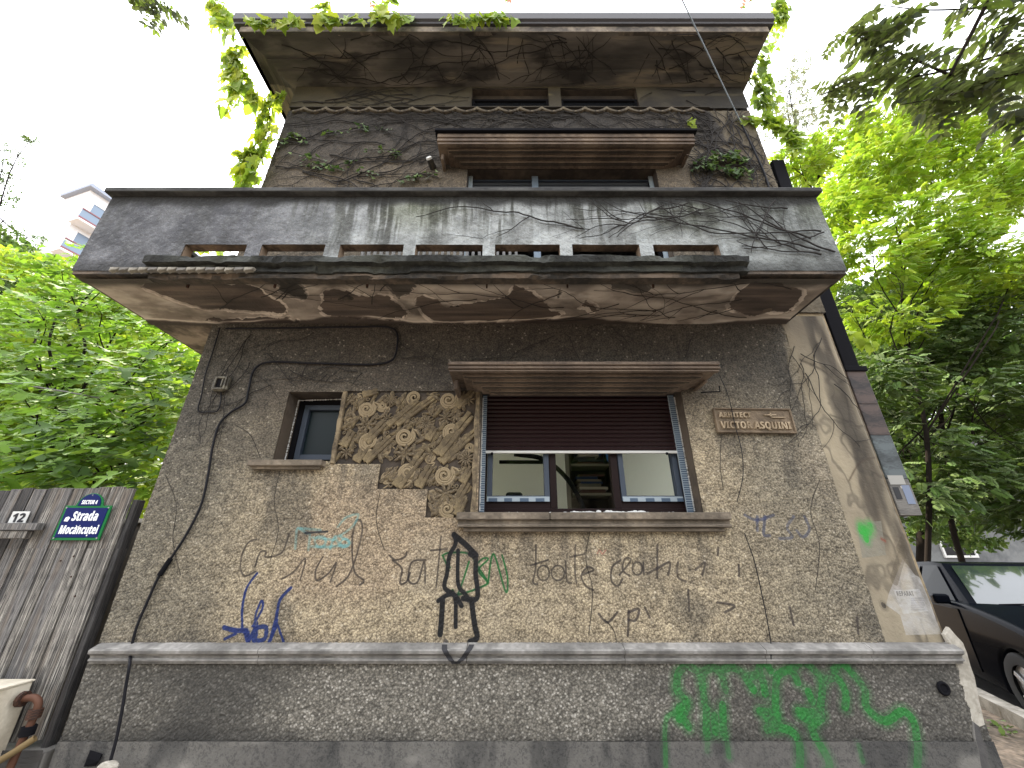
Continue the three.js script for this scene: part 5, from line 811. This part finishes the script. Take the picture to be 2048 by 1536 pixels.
{
  const z = (a, d) => a.map(([x, y]) => onZ(x, y, d)), G = 'leafy vines growing around the upper house';
  vine('bright yellow green vine hanging off the left roof corner', G, [z([[430, 8], [440, 30], [455, 60], [468, 78]], 0.5), z([[430, 8], [452, 25], [460, 45]], 0.5)], { n: 60, spread: 0.09, size: 0.15, mats: LM.creeper, out: V(-0.3, -0.2, 1) }, 301);
  vine('dense yellow green vine tumbling down beside the left roof edge', G, [z([[485, 92], [475, 120], [470, 150], [478, 190], [462, 215]], 0.3), z([[470, 110], [490, 150], [505, 185], [515, 205]], 0.2), z([[460, 105], [465, 140], [472, 180]], 0.3)], { n: 210, spread: 0.085, size: 0.13, mats: LM.creeper, out: V(-0.3, -0.2, 1) }, 302);
  vine('yellow green vine lining the left edge of the upper wall', G, [z([[560, 190], [540, 210], [540, 250], [530, 300], [508, 350], [492, 384]], 0.06), z([[545, 195], [535, 240], [525, 290], [500, 345], [500, 384]], 0.02), z([[525, 300], [500, 310], [490, 350]], 0.0)], { n: 280, spread: 0.1, size: 0.13, mats: LM.creeper, out: V(-0.5, 0, 0.8) }, 303);
  vine('sparse green vine shoots along the left part of the roof edge', G, [z([[505, 42], [545, 46], [600, 40]], 0.62)], { n: 34, spread: 0.06, size: 0.13, mats: LM.creeper }, 304);
  vine('upright yellow green vine shoots on the roof edge left of the middle', G, [z([[640, 55], [648, 35], [652, 15], [660, 6]], 0.62), z([[650, 40], [690, 40], [720, 36]], 0.62), z([[750, 40], [770, 15], [790, -10]], 0.62), z([[740, 36], [780, 38], [825, 36]], 0.62)], { n: 95, spread: 0.07, size: 0.135, mats: LM.creeper }, 305);
  vine('patch of yellow green vine leaves on the middle of the roof edge', G, [z([[898, 38], [940, 40], [985, 34], [1030, 40]], 0.62)], { n: 60, spread: 0.06, size: 0.12, mats: LM.creeper }, 306);
  vine('green vine shoot with small leaves on the wall left of the upper canopy', G, [z([[585, 305], [640, 320], [690, 340], [760, 345]], 0.03), z([[560, 285], [590, 270], [620, 285]], 0.03), z([[600, 325], [670, 330], [720, 315]], 0.03), z([[735, 300], [780, 300], [800, 310]], 0.03), z([[650, 268], [720, 255], [790, 262]], 0.03), z([[800, 360], [840, 350], [870, 345]], 0.03)], { n: 150, spread: 0.05, size: 0.062, mats: LM.shade, stemR: 0.004, out: V(0, 0.6, 0.8) }, 307);
  vine('dark green vine patch on the wall right of the upper canopy', G, [z([[1388, 330], [1425, 315], [1460, 310], [1485, 320]], 0.04), z([[1400, 330], [1450, 335], [1490, 345]], 0.04)], { n: 110, spread: 0.07, size: 0.075, mats: LM.shade, stemR: 0.004, out: V(0, 0.5, 0.8) }, 308);
  vine('green vine climbing the right edge of the roof', G, [z([[1555, 20], [1545, 60], [1530, 110], [1515, 140]], 0.2), z([[1560, 15], [1550, 45]], 0.2), z([[1520, 140], [1530, 180], [1540, 215]], -0.1), z([[1505, 150], [1520, 190], [1535, 225]], 0.0)], { n: 230, spread: 0.1, size: 0.125, mats: [LM.creeper[1], LM.shade[1], LM.creeper[0]], out: V(0.4, 0, 1) }, 309);
  vine('green vine spilling over the top of the downpipe', G, [z([[1495, 245], [1530, 245], [1565, 255], [1585, 280], [1592, 315]], 0.0), z([[1540, 250], [1575, 265], [1590, 300]], 0.04)], { n: 170, spread: 0.085, size: 0.125, mats: [LM.creeper[0], LM.creeper[1]], out: V(0.2, 0.2, 1) }, 310);
  vine('small bright tuft of vine leaves beside the right downpipe', G, [z([[1705, 670], [1725, 680], [1740, 690]], -0.1)], { n: 12, spread: 0.06, size: 0.1, mats: [LM.creeper[0]] }, 311);
  vine('yellow green vine leaves behind the leftmost balcony slot', G, [z([[350, 494], [420, 490], [510, 496]], -0.3), z([[360, 470], [430, 465], [500, 472]], -0.3)], { n: 110, spread: 0.13, size: 0.12, mats: LM.creeper }, 313);
  vine('single vine leaf tuft above the right end of the upper canopy', G, [z([[1384, 240], [1390, 250]], 0.05)], { n: 5, spread: 0.04, size: 0.1, mats: [LM.creeper[0]] }, 312);
}
// ------------------------------------------------------------------ trees
function limb(S, a, b, r0, r1, q, sag = 0.12, n = 9) { const d = a.distanceTo(b), pts = []; const o1 = V(rr(-1, 1, q), rr(-0.2, 1, q), rr(-1, 1, q)).multiplyScalar(d * sag), o2 = V(rr(-1, 1, q), rr(-0.3, 0.8, q), rr(-1, 1, q)).multiplyScalar(d * sag); const c = smooth([a, a.clone().lerp(b, 0.35).add(o1), a.clone().lerp(b, 0.7).add(o2), b], n); S.add(c, r0, r1); return c; }
function tree(name, label, { base, top, r, blobs, n, geo, size, mat, group, hang = 0.3, lift = 0.25, sparse = 0 }, seed) {
  const q = rng(seed), t = thing(name, label, 'tree', V(0, 0, 0), group), S = new Strands(8), B = new Strands(5);
  const trunk = limb(S, base, top, r, r * 0.55, q, 0.05, 14), mats = [];
  for (const [c, rad] of blobs) {
    const from = trunk[Math.floor(rr(trunk.length * 0.35, trunk.length - 1, q))], l = limb(B, from, c, r * 0.36, r * 0.1, q, 0.1);
    for (let i = 0; i < 5; i++) { const e = c.clone().add(V(rr(-1, 1, q), rr(-0.7, 0.9, q), rr(-1, 1, q)).multiplyScalar(rad * 0.8)); limb(B, l[Math.floor(rr(4, l.length - 1, q))], e, r * 0.11, r * 0.03, q, 0.12, 6); }
    const m = Math.round(n * rad * rad / blobs.reduce((s, b) => s + b[1] * b[1], 0));
    for (let i = 0; i < m; i++) {
      const d = V(rr(-1, 1, q), rr(-1, 1, q), rr(-1, 1, q)); if (d.lengthSq() > 1) { i--; continue; }
      const pos = c.clone().add(d.clone().multiply(V(rad, rad * 0.78, rad))); if (fbm(pos.x * 1.3 + pos.z * 0.7, pos.y * 1.3 + seed, 2) < 0.36 + sparse) continue;
      mats.push(placed(pos, V(rr(-0.7, 0.7, q), 0.6 + q(), rr(-0.7, 0.7, q)).lerp(d, lift), V(d.x + rr(-0.6, 0.6, q), -hang + rr(-0.4, 0.4, q), d.z + rr(-0.6, 0.6, q)), size * rr(0.6, 1.25, q)));
    }
  }
  part('trunk', S.geo(), M.bark, t); part('branch', B.geo(), M.bark, t);
  const im = new THREE.InstancedMesh(geo, mat, mats.length); mats.forEach((m, i) => { im.setMatrixAt(i, m); const k = rr(0.55, 1.3, q); im.setColorAt(i, new THREE.Color(k * rr(0.9, 1.15, q), k, k * rr(0.8, 1.1, q))); });
  im.name = 'crown'; im.userData.kind = 'stuff'; im.castShadow = im.receiveShadow = true; t.add(im);
  return t;
}
const at = (px, py, d) => onZ(px, py, 3 - d);
const foot = (px, d) => { const p = at(px, 1100, d); return V(p.x, 0, p.z); };
// fig beside the house, its big leaves told apart
{
  const q = rng(404), t = thing('fig_tree', 'fig with big lobed leaves growing behind the plank fence', 'tree'), S = new Strands(7), list = [], root = foot(150, 4.7);
  const trunk = smooth([root, at(146, 990, 4.7), at(138, 870, 4.7), at(128, 790, 4.75), at(140, 690, 4.8)], 24); S.add(trunk, 0.05, 0.026);
  const tips = [];
  for (const [a, b, c, d] of [[190, 575, 5.0, 18], [120, 600, 5.0, 18], [240, 650, 4.6, 14], [60, 700, 4.6, 12], [250, 760, 4.3, 12], [330, 700, 4.8, 12], [20, 620, 5.2, 14], [310, 830, 4.1, 9], [60, 830, 4.1, 9], [180, 880, 4.0, 8], [360, 750, 5.0, 10], [270, 920, 3.9, 7], [30, 920, 3.9, 7], [120, 940, 3.8, 6], [210, 950, 3.8, 6], [90, 760, 4.3, 10]]) { const e = at(a, b, c), l = limb(S, trunk[Math.min(23, d)], e, 0.022, 0.008, q, 0.08); tips.push(e); for (let i = 0; i < 3; i++) { const f = e.clone().add(V(rr(-0.5, 0.5, q), rr(-0.25, 0.45, q), rr(-0.4, 0.4, q))); limb(S, l[6], f, 0.009, 0.004, q, 0.1, 6); tips.push(f); } }
  for (const e of tips) for (let i = 0; i < 30; i++) { const pos = e.clone().add(V(rr(-0.42, 0.42, q), rr(-0.34, 0.3, q), rr(-0.36, 0.36, q))); if (pos.z > -0.2) pos.z = -0.2 - q() * 0.3; if (pos.x > XL - 0.12) continue; list.push(placed(pos, V(rr(-0.5, 0.5, q), 1, rr(-0.1, 0.9, q)), V(rr(-1, 1, q), rr(-0.5, 0.1, q), rr(-0.4, 1, q)), rr(0.09, 0.215, q))); }
  part('trunk', S.geo(), M.bark, t); leaves(t, list, figLeaf, LM.fig, q);
}
const BG = 'trees growing behind the fence at the left', RG = 'trees standing along the side street at the right';
tree('broadleaf_tree', 'bright green tree directly behind the fig at the left', { base: foot(120, 8), top: at(150, 640, 8), r: 0.12, blobs: [[at(40, 600, 7.4), 1.3], [at(160, 620, 7.8), 1.4], [at(260, 680, 7.6), 1.3], [at(330, 740, 8), 1.2], [at(90, 720, 7), 1.3], [at(200, 760, 7), 1.3], [at(20, 760, 6.8), 1.2], [at(120, 850, 6.6), 1.2], [at(290, 860, 7), 1.2], [at(30, 900, 6.4), 1.1], [at(220, 950, 6.5), 1.1]], n: 5200, geo: clump, size: 0.2, mat: LM.tree, group: BG }, 51);
tree('broadleaf_tree', 'taller dark green tree at the far left behind the fig', { base: foot(20, 11), top: at(20, 560, 11), r: 0.16, blobs: [[at(-30, 520, 11), 1.6], [at(30, 560, 10.5), 1.5], [at(90, 590, 11.5), 1.5], [at(180, 590, 12), 1.4], [at(-20, 640, 10), 1.7], [at(-10, 740, 9), 1.7], [at(60, 850, 8.6), 1.6]], n: 4200, geo: clump, size: 0.21, mat: LM.dark, group: BG }, 52);
tree('slender_tree', 'tall thin tree with sparse twigs against the sky at the far left', { base: foot(-120, 13), top: at(-20, 420, 13), r: 0.12, blobs: [[at(10, 300, 13), 0.8], [at(60, 280, 13), 0.5], [at(0, 390, 13), 0.8], [at(-20, 340, 13), 0.9], [at(20, 470, 13), 0.9], [at(55, 470, 13), 0.5]], n: 360, geo: clump, size: 0.13, mat: LM.dark, group: BG }, 53);
tree('feathery_tree', 'light green feathery tree rising beside the right end of the balcony', { base: foot(1775, 7.5), top: at(1800, 470, 7.5), r: 0.045, blobs: [[at(1680, 430, 7.6), 0.9], [at(1690, 520, 8), 1.0], [at(1720, 600, 8), 0.9], [at(1760, 340, 7.6), 1.2], [at(1870, 310, 7.8), 1.2], [at(1980, 380, 7.4), 1.3], [at(2050, 330, 7.8), 1.2], [at(1740, 520, 7.2), 1.0], [at(1850, 460, 7.2), 1.2], [at(1960, 540, 7), 1.2], [at(2060, 500, 6.8), 1.2], [at(1690, 590, 7.4), 0.8], [at(1800, 620, 7.4), 0.9]], n: 13000, geo: frond, size: 0.21, mat: LM.tree, group: RG, hang: 0.5 }, 61);
tree('feathery_tree', 'yellow green feathery tree behind the right vine, seen against the sky', { base: foot(1650, 12), top: at(1640, 330, 12), r: 0.12, blobs: [[at(1600, 330, 12), 1.3], [at(1680, 300, 12), 1.4], [at(1760, 250, 13), 1.5], [at(1640, 430, 11), 1.3], [at(1850, 230, 13), 1.4]], n: 5000, geo: frond, size: 0.27, mat: LM.tree, group: RG, hang: 0.5, sparse: 0.05 }, 62);
tree('dark_tree', 'dark green tree shading the parked car at the right', { base: foot(1905, 8.5), top: at(1860, 700, 8.5), r: 0.06, blobs: [[at(1760, 760, 7.1), 0.8], [at(1850, 880, 7.2), 0.8], [at(1800, 980, 7.4), 0.8], [at(1900, 960, 7.3), 0.8], [at(1960, 800, 7.2), 0.9], [at(2040, 900, 7), 0.9], [at(1740, 730, 8.6), 1.0], [at(1730, 840, 9), 1.1], [at(1780, 940, 9.2), 1.1], [at(1760, 640, 8.8), 1.0], [at(1840, 700, 8.4), 1.3], [at(1960, 680, 8), 1.4], [at(2060, 640, 7.6), 1.4], [at(1800, 850, 8.8), 1.2], [at(1920, 830, 8.6), 1.3], [at(2040, 860, 8), 1.4], [at(1960, 970, 9), 1.2], [at(2070, 990, 8.4), 1.2], [at(1850, 980, 9.4), 1.0]], n: 17000, geo: frond, size: 0.2, mat: LM.dark, group: RG, hang: 0.4 }, 63);
tree('dark_tree', 'deep green tree further back behind the parked car', { base: foot(1800, 13), top: at(1790, 760, 13), r: 0.15, blobs: [[at(1720, 640, 13), 1.8], [at(1820, 620, 13), 2], [at(1930, 600, 13), 2], [at(1760, 760, 12), 1.7], [at(1880, 740, 12.5), 1.8], [at(2050, 700, 12), 2], [at(1750, 900, 13), 1.6], [at(1850, 880, 13), 1.8], [at(2000, 900, 13), 1.8], [at(1780, 1020, 13), 1.4], [at(1930, 1040, 14), 1.2]], n: 7500, geo: clump, size: 0.26, mat: LM.dark, group: RG }, 64);
tree('pale_tree', 'pale fine leaved tree far behind against the bright sky', { base: foot(1560, 22), top: at(1590, 220, 22), r: 0.2, blobs: [[at(1580, 180, 22), 1.7], [at(1620, 230, 22), 1.8], [at(1560, 250, 22), 1.5], [at(1600, 130, 22), 1.1], [at(1960, 250, 20), 2.2], [at(2040, 200, 20), 2]], n: 1500, geo: clump, size: 0.22, mat: leafMat(0.22, 0.26, 0.14, 0.5), group: RG, sparse: 0.04 }, 65);
const OG = 'trees across the street, mirrored in the window panes';
tree('street_tree', 'broad street tree across the road, mirrored in the left and middle panes', { base: V(-3, 0, 13), top: V(-2.6, 5, 13), r: 0.2, blobs: [[V(-4.5, 5.2, 13), 2], [V(-2, 6.2, 13.4), 2.2], [V(-0.6, 4.6, 13), 1.8], [V(-6.5, 6.5, 13.5), 2.2], [V(-3, 8, 13.5), 2.2]], n: 3000, geo: clump, size: 0.34, mat: LM.dark, group: OG }, 81);
tree('street_tree', 'street tree across the road with bare lower limbs, mirrored in the right pane', { base: V(3, 0, 12.5), top: V(3.2, 4.5, 12.5), r: 0.18, blobs: [[V(1.6, 5, 12.6), 1.8], [V(4, 5.6, 12.4), 2], [V(6, 4.8, 12.8), 1.9], [V(3, 7.6, 13), 2.2], [V(8, 6.6, 13), 2.2]], n: 3000, geo: clump, size: 0.34, mat: LM.dark, group: OG }, 82);
// overhanging branches with long pinnate leaves
function bough(label, paths, { n, size, z = 0, rose = 0 }, seed) {
  const q = rng(seed), t = thing('overhanging_branch', label, 'branch', V(0, 0, 0), 'leafy branches hanging into the top of the view'), S = new Strands(6), list = [], R2 = new Strands(4);
  for (const path of paths) {
    const c = smooth(path.map(([x, y, d]) => at(x, y, d)), 40); S.add(c, 0.022, 0.006); S.add(smooth([c[0].clone().add(V(1.2, 2.6, 1.4)), c[0].clone().add(V(0.5, 1.1, 0.7)), c[0]], 10), 0.04, 0.022);
    for (let i = 0; i < n; i++) {
      const b = c[Math.floor(rr(6, c.length - 1, q))], dir = V(rr(-1, 1, q), rr(-0.75, 0.5, q), rr(-0.8, 0.8, q)).normalize(), L = size * rr(0.7, 1.2, q), side = dir.clone().cross(V(rr(-0.3, 0.3, q), 1, rr(-0.3, 0.3, q))).normalize(), pts = [];
      for (let k = 0; k <= 6; k++) pts.push(b.clone().addScaledVector(dir, L * k / 6).add(V(0, -L * 0.28 * (k / 6) ** 2, 0))); R2.add(pts, 0.0035, 0.0015);
      for (let k = 1; k <= 6; k++) for (const s of k === 6 ? [1, -1, 0] : [1, -1]) { const tip = s ? side.clone().multiplyScalar(s).addScaledVector(dir, 0.45).add(V(0, -0.3, 0)) : dir.clone(), nrm = V(rr(-0.3, 0.3, q), 1, rr(-0.3, 0.3, q)).addScaledVector(dir, 0.2); list.push(placed(pts[k].clone(), nrm, tip, L * 0.36 * rr(0.75, 1.15, q))); }
    }
  }
  part('limb', S.geo(), M.bark, t); part('leaf_stalk', R2.geo(), M.twig, t); leaves(t, list, plainLeaf, rose ? [LM.rose, LM.pinnate[1]] : LM.pinnate, q);
}
bough('long leafy branch reaching in from the upper right corner', [[[2150, 60, 3.4], [2000, 110, 3.5], [1850, 150, 3.7], [1720, 165, 3.9], [1640, 190, 4.1]], [[2150, 160, 3.2], [2020, 150, 3.3], [1900, 190, 3.6], [1800, 210, 3.8]], [[1900, 150, 3.6], [1760, 90, 3.7], [1680, 60, 3.8]]], { n: 32, size: 0.46 }, 71);
bough('second leafy branch at the very top right', [[[2150, -40, 3.0], [2000, 10, 3.1], [1860, 20, 3.3], [1760, 10, 3.5]], [[2120, 230, 3.6], [2040, 220, 3.6], [1990, 240, 3.7]], [[2100, 20, 3.2], [1980, 60, 3.3]]], { n: 11, size: 0.46 }, 72);
bough('small cluster of leaves hanging at the top left of the sky', [[[300, -40, 3.2], [310, -5, 3.2], [318, 15, 3.2], [330, 40, 3.2]]], { n: 13, size: 0.28 }, 73);
bough('few reddish leaf tips hanging above the middle of the roof', [[[980, -60, 2.6], [1000, -25, 2.6], [1015, -12, 2.6]], [[1480, -60, 2.6], [1490, -25, 2.6], [1500, -10, 2.6]], [[730, -50, 2.7], [735, -15, 2.7], [715, 0, 2.7]]], { n: 4, size: 0.16, rose: 1 }, 74);

// ------------------------------------------------------------------ far buildings, wire, car
{
  const b = thing('apartment_block', 'tall pale apartment block with blue glazing rising above the trees at the left', 'apartment building');
  const near = at(98, 520, 22), top = at(140, 380, 22).y, wm = std({ color: lin(0.72, 0.73, 0.75) }), blue = new THREE.MeshPhysicalMaterial({ color: lin(0.16, 0.22, 0.3), roughness: 0.3 }), red = std({ color: lin(0.22, 0.1, 0.11) });
  b.position.set(near.x, 0, near.z); b.rotation.y = -0.28; // its long side runs away from the viewer
  part('wall', box(-3, 0, 0, top, -16, 0), wm, b); part('roof_slab', box(-3.2, 0.5, top + 0.002, top + 0.3, -16, 0.3), std({ color: lin(0.3, 0.34, 0.42) }), b);
  part('stair_tower', box(-2.6, -0.3, top + 0.302, top + 2.4, -6.5, -3.2), wm, b); part('tower_roof', box(-4, 0.3, top + 2.402, top + 2.7, -7, -2.6), std({ color: lin(0.24, 0.28, 0.38) }), b);
  part('mast', new Strands(5).add([V(-5.5, top + 2.9, -2.6), V(0, top + 2.75, -6), V(1, top + 0.6, -14)], 0.05).geo(), M.galv, b);
  for (let f = 0; f < 5; f++) { const y = top - 2.6 - f * 2.9; for (let k = 0; k < 4; k++) { const z = -2.6 - k * 3.6, w = part('window', [box(0.001, 0.1, y, y + 0.12, z, z + 2.2), box(0.001, 0.1, y + 1.6, y + 1.72, z, z + 2.2), box(0.001, 0.1, y + 0.121, y + 1.599, z, z + 0.12), box(0.001, 0.1, y + 0.121, y + 1.599, z + 2.08, z + 2.2)], wm, b); part('pane', box(0.002, 0.05, y + 0.121, y + 1.599, z + 0.121, z + 2.079), blue, w); }
    const bal = part('balcony', box(0.001, 1.1, y - 0.9, y - 0.75, -5.2, 0.2), wm, b); part('railing', [box(1.0, 1.1, y + 0.05, y + 0.15, -5.2, 0.2), box(1.0, 1.1, y - 0.75, y - 0.6, -5.2, 0.2)], red, bal); part('glass_front', box(1.02, 1.06, y - 0.599, y + 0.049, -5.2, 0.2), blue, bal); }
  const o = thing('street_house', 'rendered house across the street, mirrored in the window panes', 'building', V(0, 0, 16));
  part('wall', box(-12, 14, 0, 6.2, 0, 8), std({ map: mottled([122, 116, 104], [92, 88, 80], 6, 256, 4) }), o); part('roof', box(-12.4, 14.4, 6.202, 6.5, -0.4, 8.4), M.rust, o);
  for (let k = 0; k < 6; k++) { const x = -10 + k * 4, w = part('window', ring4(x, x + 1.4, 1.4, 3, -0.06, -0.001, 0.1), M.white, o); part('pane', box(x + 0.101, x + 1.299, 1.501, 2.899, -0.03, -0.002), M.blackGlass, w); }
  const r = thing('pale_building', 'pale rendered building half hidden behind the trees at the right', 'building');
  const c = at(1900, 900, 20); part('wall', box(c.x - 9, c.x + 16, 0, 7.5, c.z - 6, c.z), std({ map: mottled([112, 114, 114], [80, 82, 84], 6, 256, 4) }), r); part('roof', box(c.x - 9.4, c.x + 16.4, 7.502, 7.8, c.z - 6.4, c.z + 0.4), M.concrete, r);
  for (let k = 0; k < 5; k++) for (const y of [1.2, 4.6]) { const x = c.x - 7 + k * 4.4, w = part('window', ring4(x, x + 1.6, y, y + 1.6, c.z + 0.001, c.z + 0.08, 0.1), M.white, r); part('pane', box(x + 0.101, x + 1.499, y + 0.101, y + 1.499, c.z + 0.002, c.z + 0.03), M.blackGlass, w); }
  const rail = thing('metal_railing', 'low dark metal railing under the trees behind the parked car', 'railing', at(1900, 1110, 9.5).setY(0));
  part('top_rail', box(-2, 4, 0.98, 1.02, -0.02, 0.02), M.black, rail); part('bottom_rail', box(-2, 4, 0.2, 0.23, -0.015, 0.015), M.black, rail); for (let i = 0; i < 13; i++) part('bar', box(-2 + i * 0.5 - 0.012, -2 + i * 0.5 + 0.012, 0, 0.979, -0.012, 0.012), M.black, rail);
  single('hanging_wire', cord([at(-60, 757, 3.75), at(60, 772, 3.75), at(140, 785, 3.75), at(208, 798, 3.75)], 0.009, 6), std({ color: lin(0.12, 0.12, 0.11) }), 'grey wire hanging across the fig leaves at the left', 'wire');
}
{ // dark saloon parked along the side street, nose towards the viewer
  const car = thing('parked_car', 'dark blue saloon car parked on the side street behind the right corner of the house', 'car');
  car.rotation.y = STREET; const local = V(-0.76, 0, 1.28).applyAxisAngle(UPV, STREET); car.position.set(5.24 - local.x, 0, -1.78 - local.z);
  const paintM = new THREE.MeshPhysicalMaterial({ color: lin(0.004, 0.005, 0.008), roughness: 0.25, specularIntensity: 0.05 }), glass = new THREE.MeshPhysicalMaterial({ color: lin(0.02, 0.03, 0.03), roughness: 0.06, clearcoat: 1 }), rubber = std({ color: lin(0.02, 0.02, 0.02) }), alloy = std({ color: lin(0.45, 0.46, 0.48), metalness: 0.7, roughness: 0.35 });
  // lower body: side outline in (z, y) with wheel arches, drawn across the width
  const s = new THREE.Shape(); s.moveTo(-2.1, 0.3); s.lineTo(-1.68, 0.24); s.absarc(-1.32, 0.31, 0.37, Math.PI, 0, true); s.lineTo(1.03, 0.22); s.absarc(1.4, 0.31, 0.37, Math.PI, 0, true); s.lineTo(2.05, 0.26); s.quadraticCurveTo(2.18, 0.4, 2.12, 0.58); s.quadraticCurveTo(2.0, 0.76, 1.6, 0.83); s.quadraticCurveTo(1.2, 0.91, 0.78, 0.95); s.lineTo(-1.35, 0.98); s.quadraticCurveTo(-1.9, 0.98, -2.12, 0.86); s.quadraticCurveTo(-2.2, 0.6, -2.1, 0.3);
  const g = new THREE.ExtrudeGeometry(s, { depth: 1.5, bevelEnabled: true, bevelSize: 0.05, bevelThickness: 0.09, bevelSegments: 4, curveSegments: 12 }); g.applyMatrix4(new THREE.Matrix4().makeBasis(V(0, 0, 1), V(0, 1, 0), V(-1, 0, 0)).setPosition(0.75, 0, 0));
  part('body', toCreasedNormals(g, 0.6), paintM, car);
  const hull = (y0, y1, k) => { const p = []; for (const sgn of [-1, 1]) for (const [z, y, x] of [[0.82, y0, 0.76], [0.7, y0 + 0.02, 0.78], [0.12, y1 - 0.015, 0.6], [-0.2, y1, 0.6], [-0.9, y1 - 0.03, 0.58], [-1.5, y0 + 0.02, 0.74]]) p.push(V(sgn * x * k, y, z)); return new ConvexGeometry(p); };
  part('cabin', toCreasedNormals(hull(0.95, 1.43, 1), 0.5), paintM, car);
  const quad = (a, b, c, d) => { const q = new THREE.BufferGeometry().setFromPoints([a, b, c, a, c, d]); q.computeVertexNormals(); return metres(q); };
  const lift = V(0, 0.006, 0.008), sideGlass = new THREE.MeshPhysicalMaterial({ color: lin(0.008, 0.01, 0.011), roughness: 0.15, specularIntensity: 0.06 });
  part('windscreen', quad(V(-0.68, 0.985, 0.76), V(0.68, 0.985, 0.76), V(0.54, 1.385, 0.19), V(-0.54, 1.385, 0.19)).translate(lift.x, lift.y, lift.z), glass, car);
  for (const k of [-1, 1]) {
    const pts = [V(k * 0.777, 1.0, 0.58), V(k * 0.777, 1.0, -0.32), V(k * 0.622, 1.37, -0.32), V(k * 0.622, 1.385, 0.06)]; part('side_window', quad(...(k > 0 ? pts : pts.reverse())).translate(k * 0.012, 0.004, 0), sideGlass, car);
    const p2 = [V(k * 0.775, 1.0, -0.4), V(k * 0.755, 1.0, -1.15), V(k * 0.61, 1.36, -0.86), V(k * 0.622, 1.37, -0.4)]; part('side_window', quad(...(k > 0 ? p2 : p2.reverse())).translate(k * 0.014, 0.004, 0), sideGlass, car);
    const d = part('door', box(k * 0.845 - 0.006, k * 0.845 + 0.006, 0.3, 0.93, -0.36, 0.7, 0.004), paintM, car); part('handle', box(k * 0.86 - 0.012, k * 0.86 + 0.012, 0.8, 0.825, -0.3, -0.14, 0.005), M.black, d);
    part('mirror', new RoundedBoxGeometry(0.16, 0.11, 0.1, 2, 0.03).translate(k * 0.9, 1.02, 0.52), paintM, car);
    part('headlight', new THREE.SphereGeometry(0.5, 14, 10).scale(0.34, 0.14, 0.16).translate(k * 0.6, 0.66, 2.02), new THREE.MeshPhysicalMaterial({ color: lin(0.6, 0.62, 0.64), roughness: 0.1, clearcoat: 1 }), car);
    for (const z of [1.4, -1.32]) { const w = new THREE.Group(); w.name = 'wheel'; w.position.set(k * 0.74, 0.31, z); car.add(w); part('tyre', new THREE.LatheGeometry([[0.2, -0.09], [0.285, -0.1], [0.31, -0.075], [0.31, 0.075], [0.285, 0.1], [0.2, 0.09]].map(([a, b]) => new THREE.Vector2(a, b)), 28).rotateZ(Math.PI / 2), rubber, w); const sp = [new THREE.CylinderGeometry(0.205, 0.205, 0.12, 24).rotateZ(Math.PI / 2)]; for (let i = 0; i < 5; i++) sp.push(box(k > 0 ? 0.06 : -0.085, k > 0 ? 0.085 : -0.06, -0.025, 0.025, 0.02, 0.19, 0.006).rotateX(i * 1.2566)); part('rim', sp, alloy, w); }
  }
  part('wiper', new Strands(5).add([V(-0.5, 1.0, 0.79), V(0.05, 1.03, 0.74)], 0.008).geo(), M.black, car); part('bumper', new RoundedBoxGeometry(1.6, 0.2, 0.16, 2, 0.05).translate(0, 0.4, 2.1), paintM, car); part('grille', box(-0.32, 0.32, 0.55, 0.66, 2.1, 2.14, 0.01), M.black, car);
}
// weeds and litter on the earth beside the kerb
{
  const q = rng(88), list = []; for (let i = 0; i < 260; i++) { const p = along(-rr(0.02, 0.35, q), 0.02, rr(-3, 2.2, q)); if (fbm(p.x * 3, p.z * 3, 2) < 0.5) continue; list.push(placed(p, V(rr(-1, 1, q), 1, rr(-1, 1, q)), V(rr(-1, 1, q), 0.9, rr(-1, 1, q)), rr(0.04, 0.1, q))); }
  const im = new THREE.InstancedMesh(plainLeaf[0], LM.shade[1], list.length); list.forEach((m, i) => im.setMatrixAt(i, m)); im.name = 'weeds'; im.userData = { kind: 'stuff', label: 'low green weeds along the kerb' }; im.castShadow = im.receiveShadow = true; scene.add(im);
}
renderer.render(scene, camera);
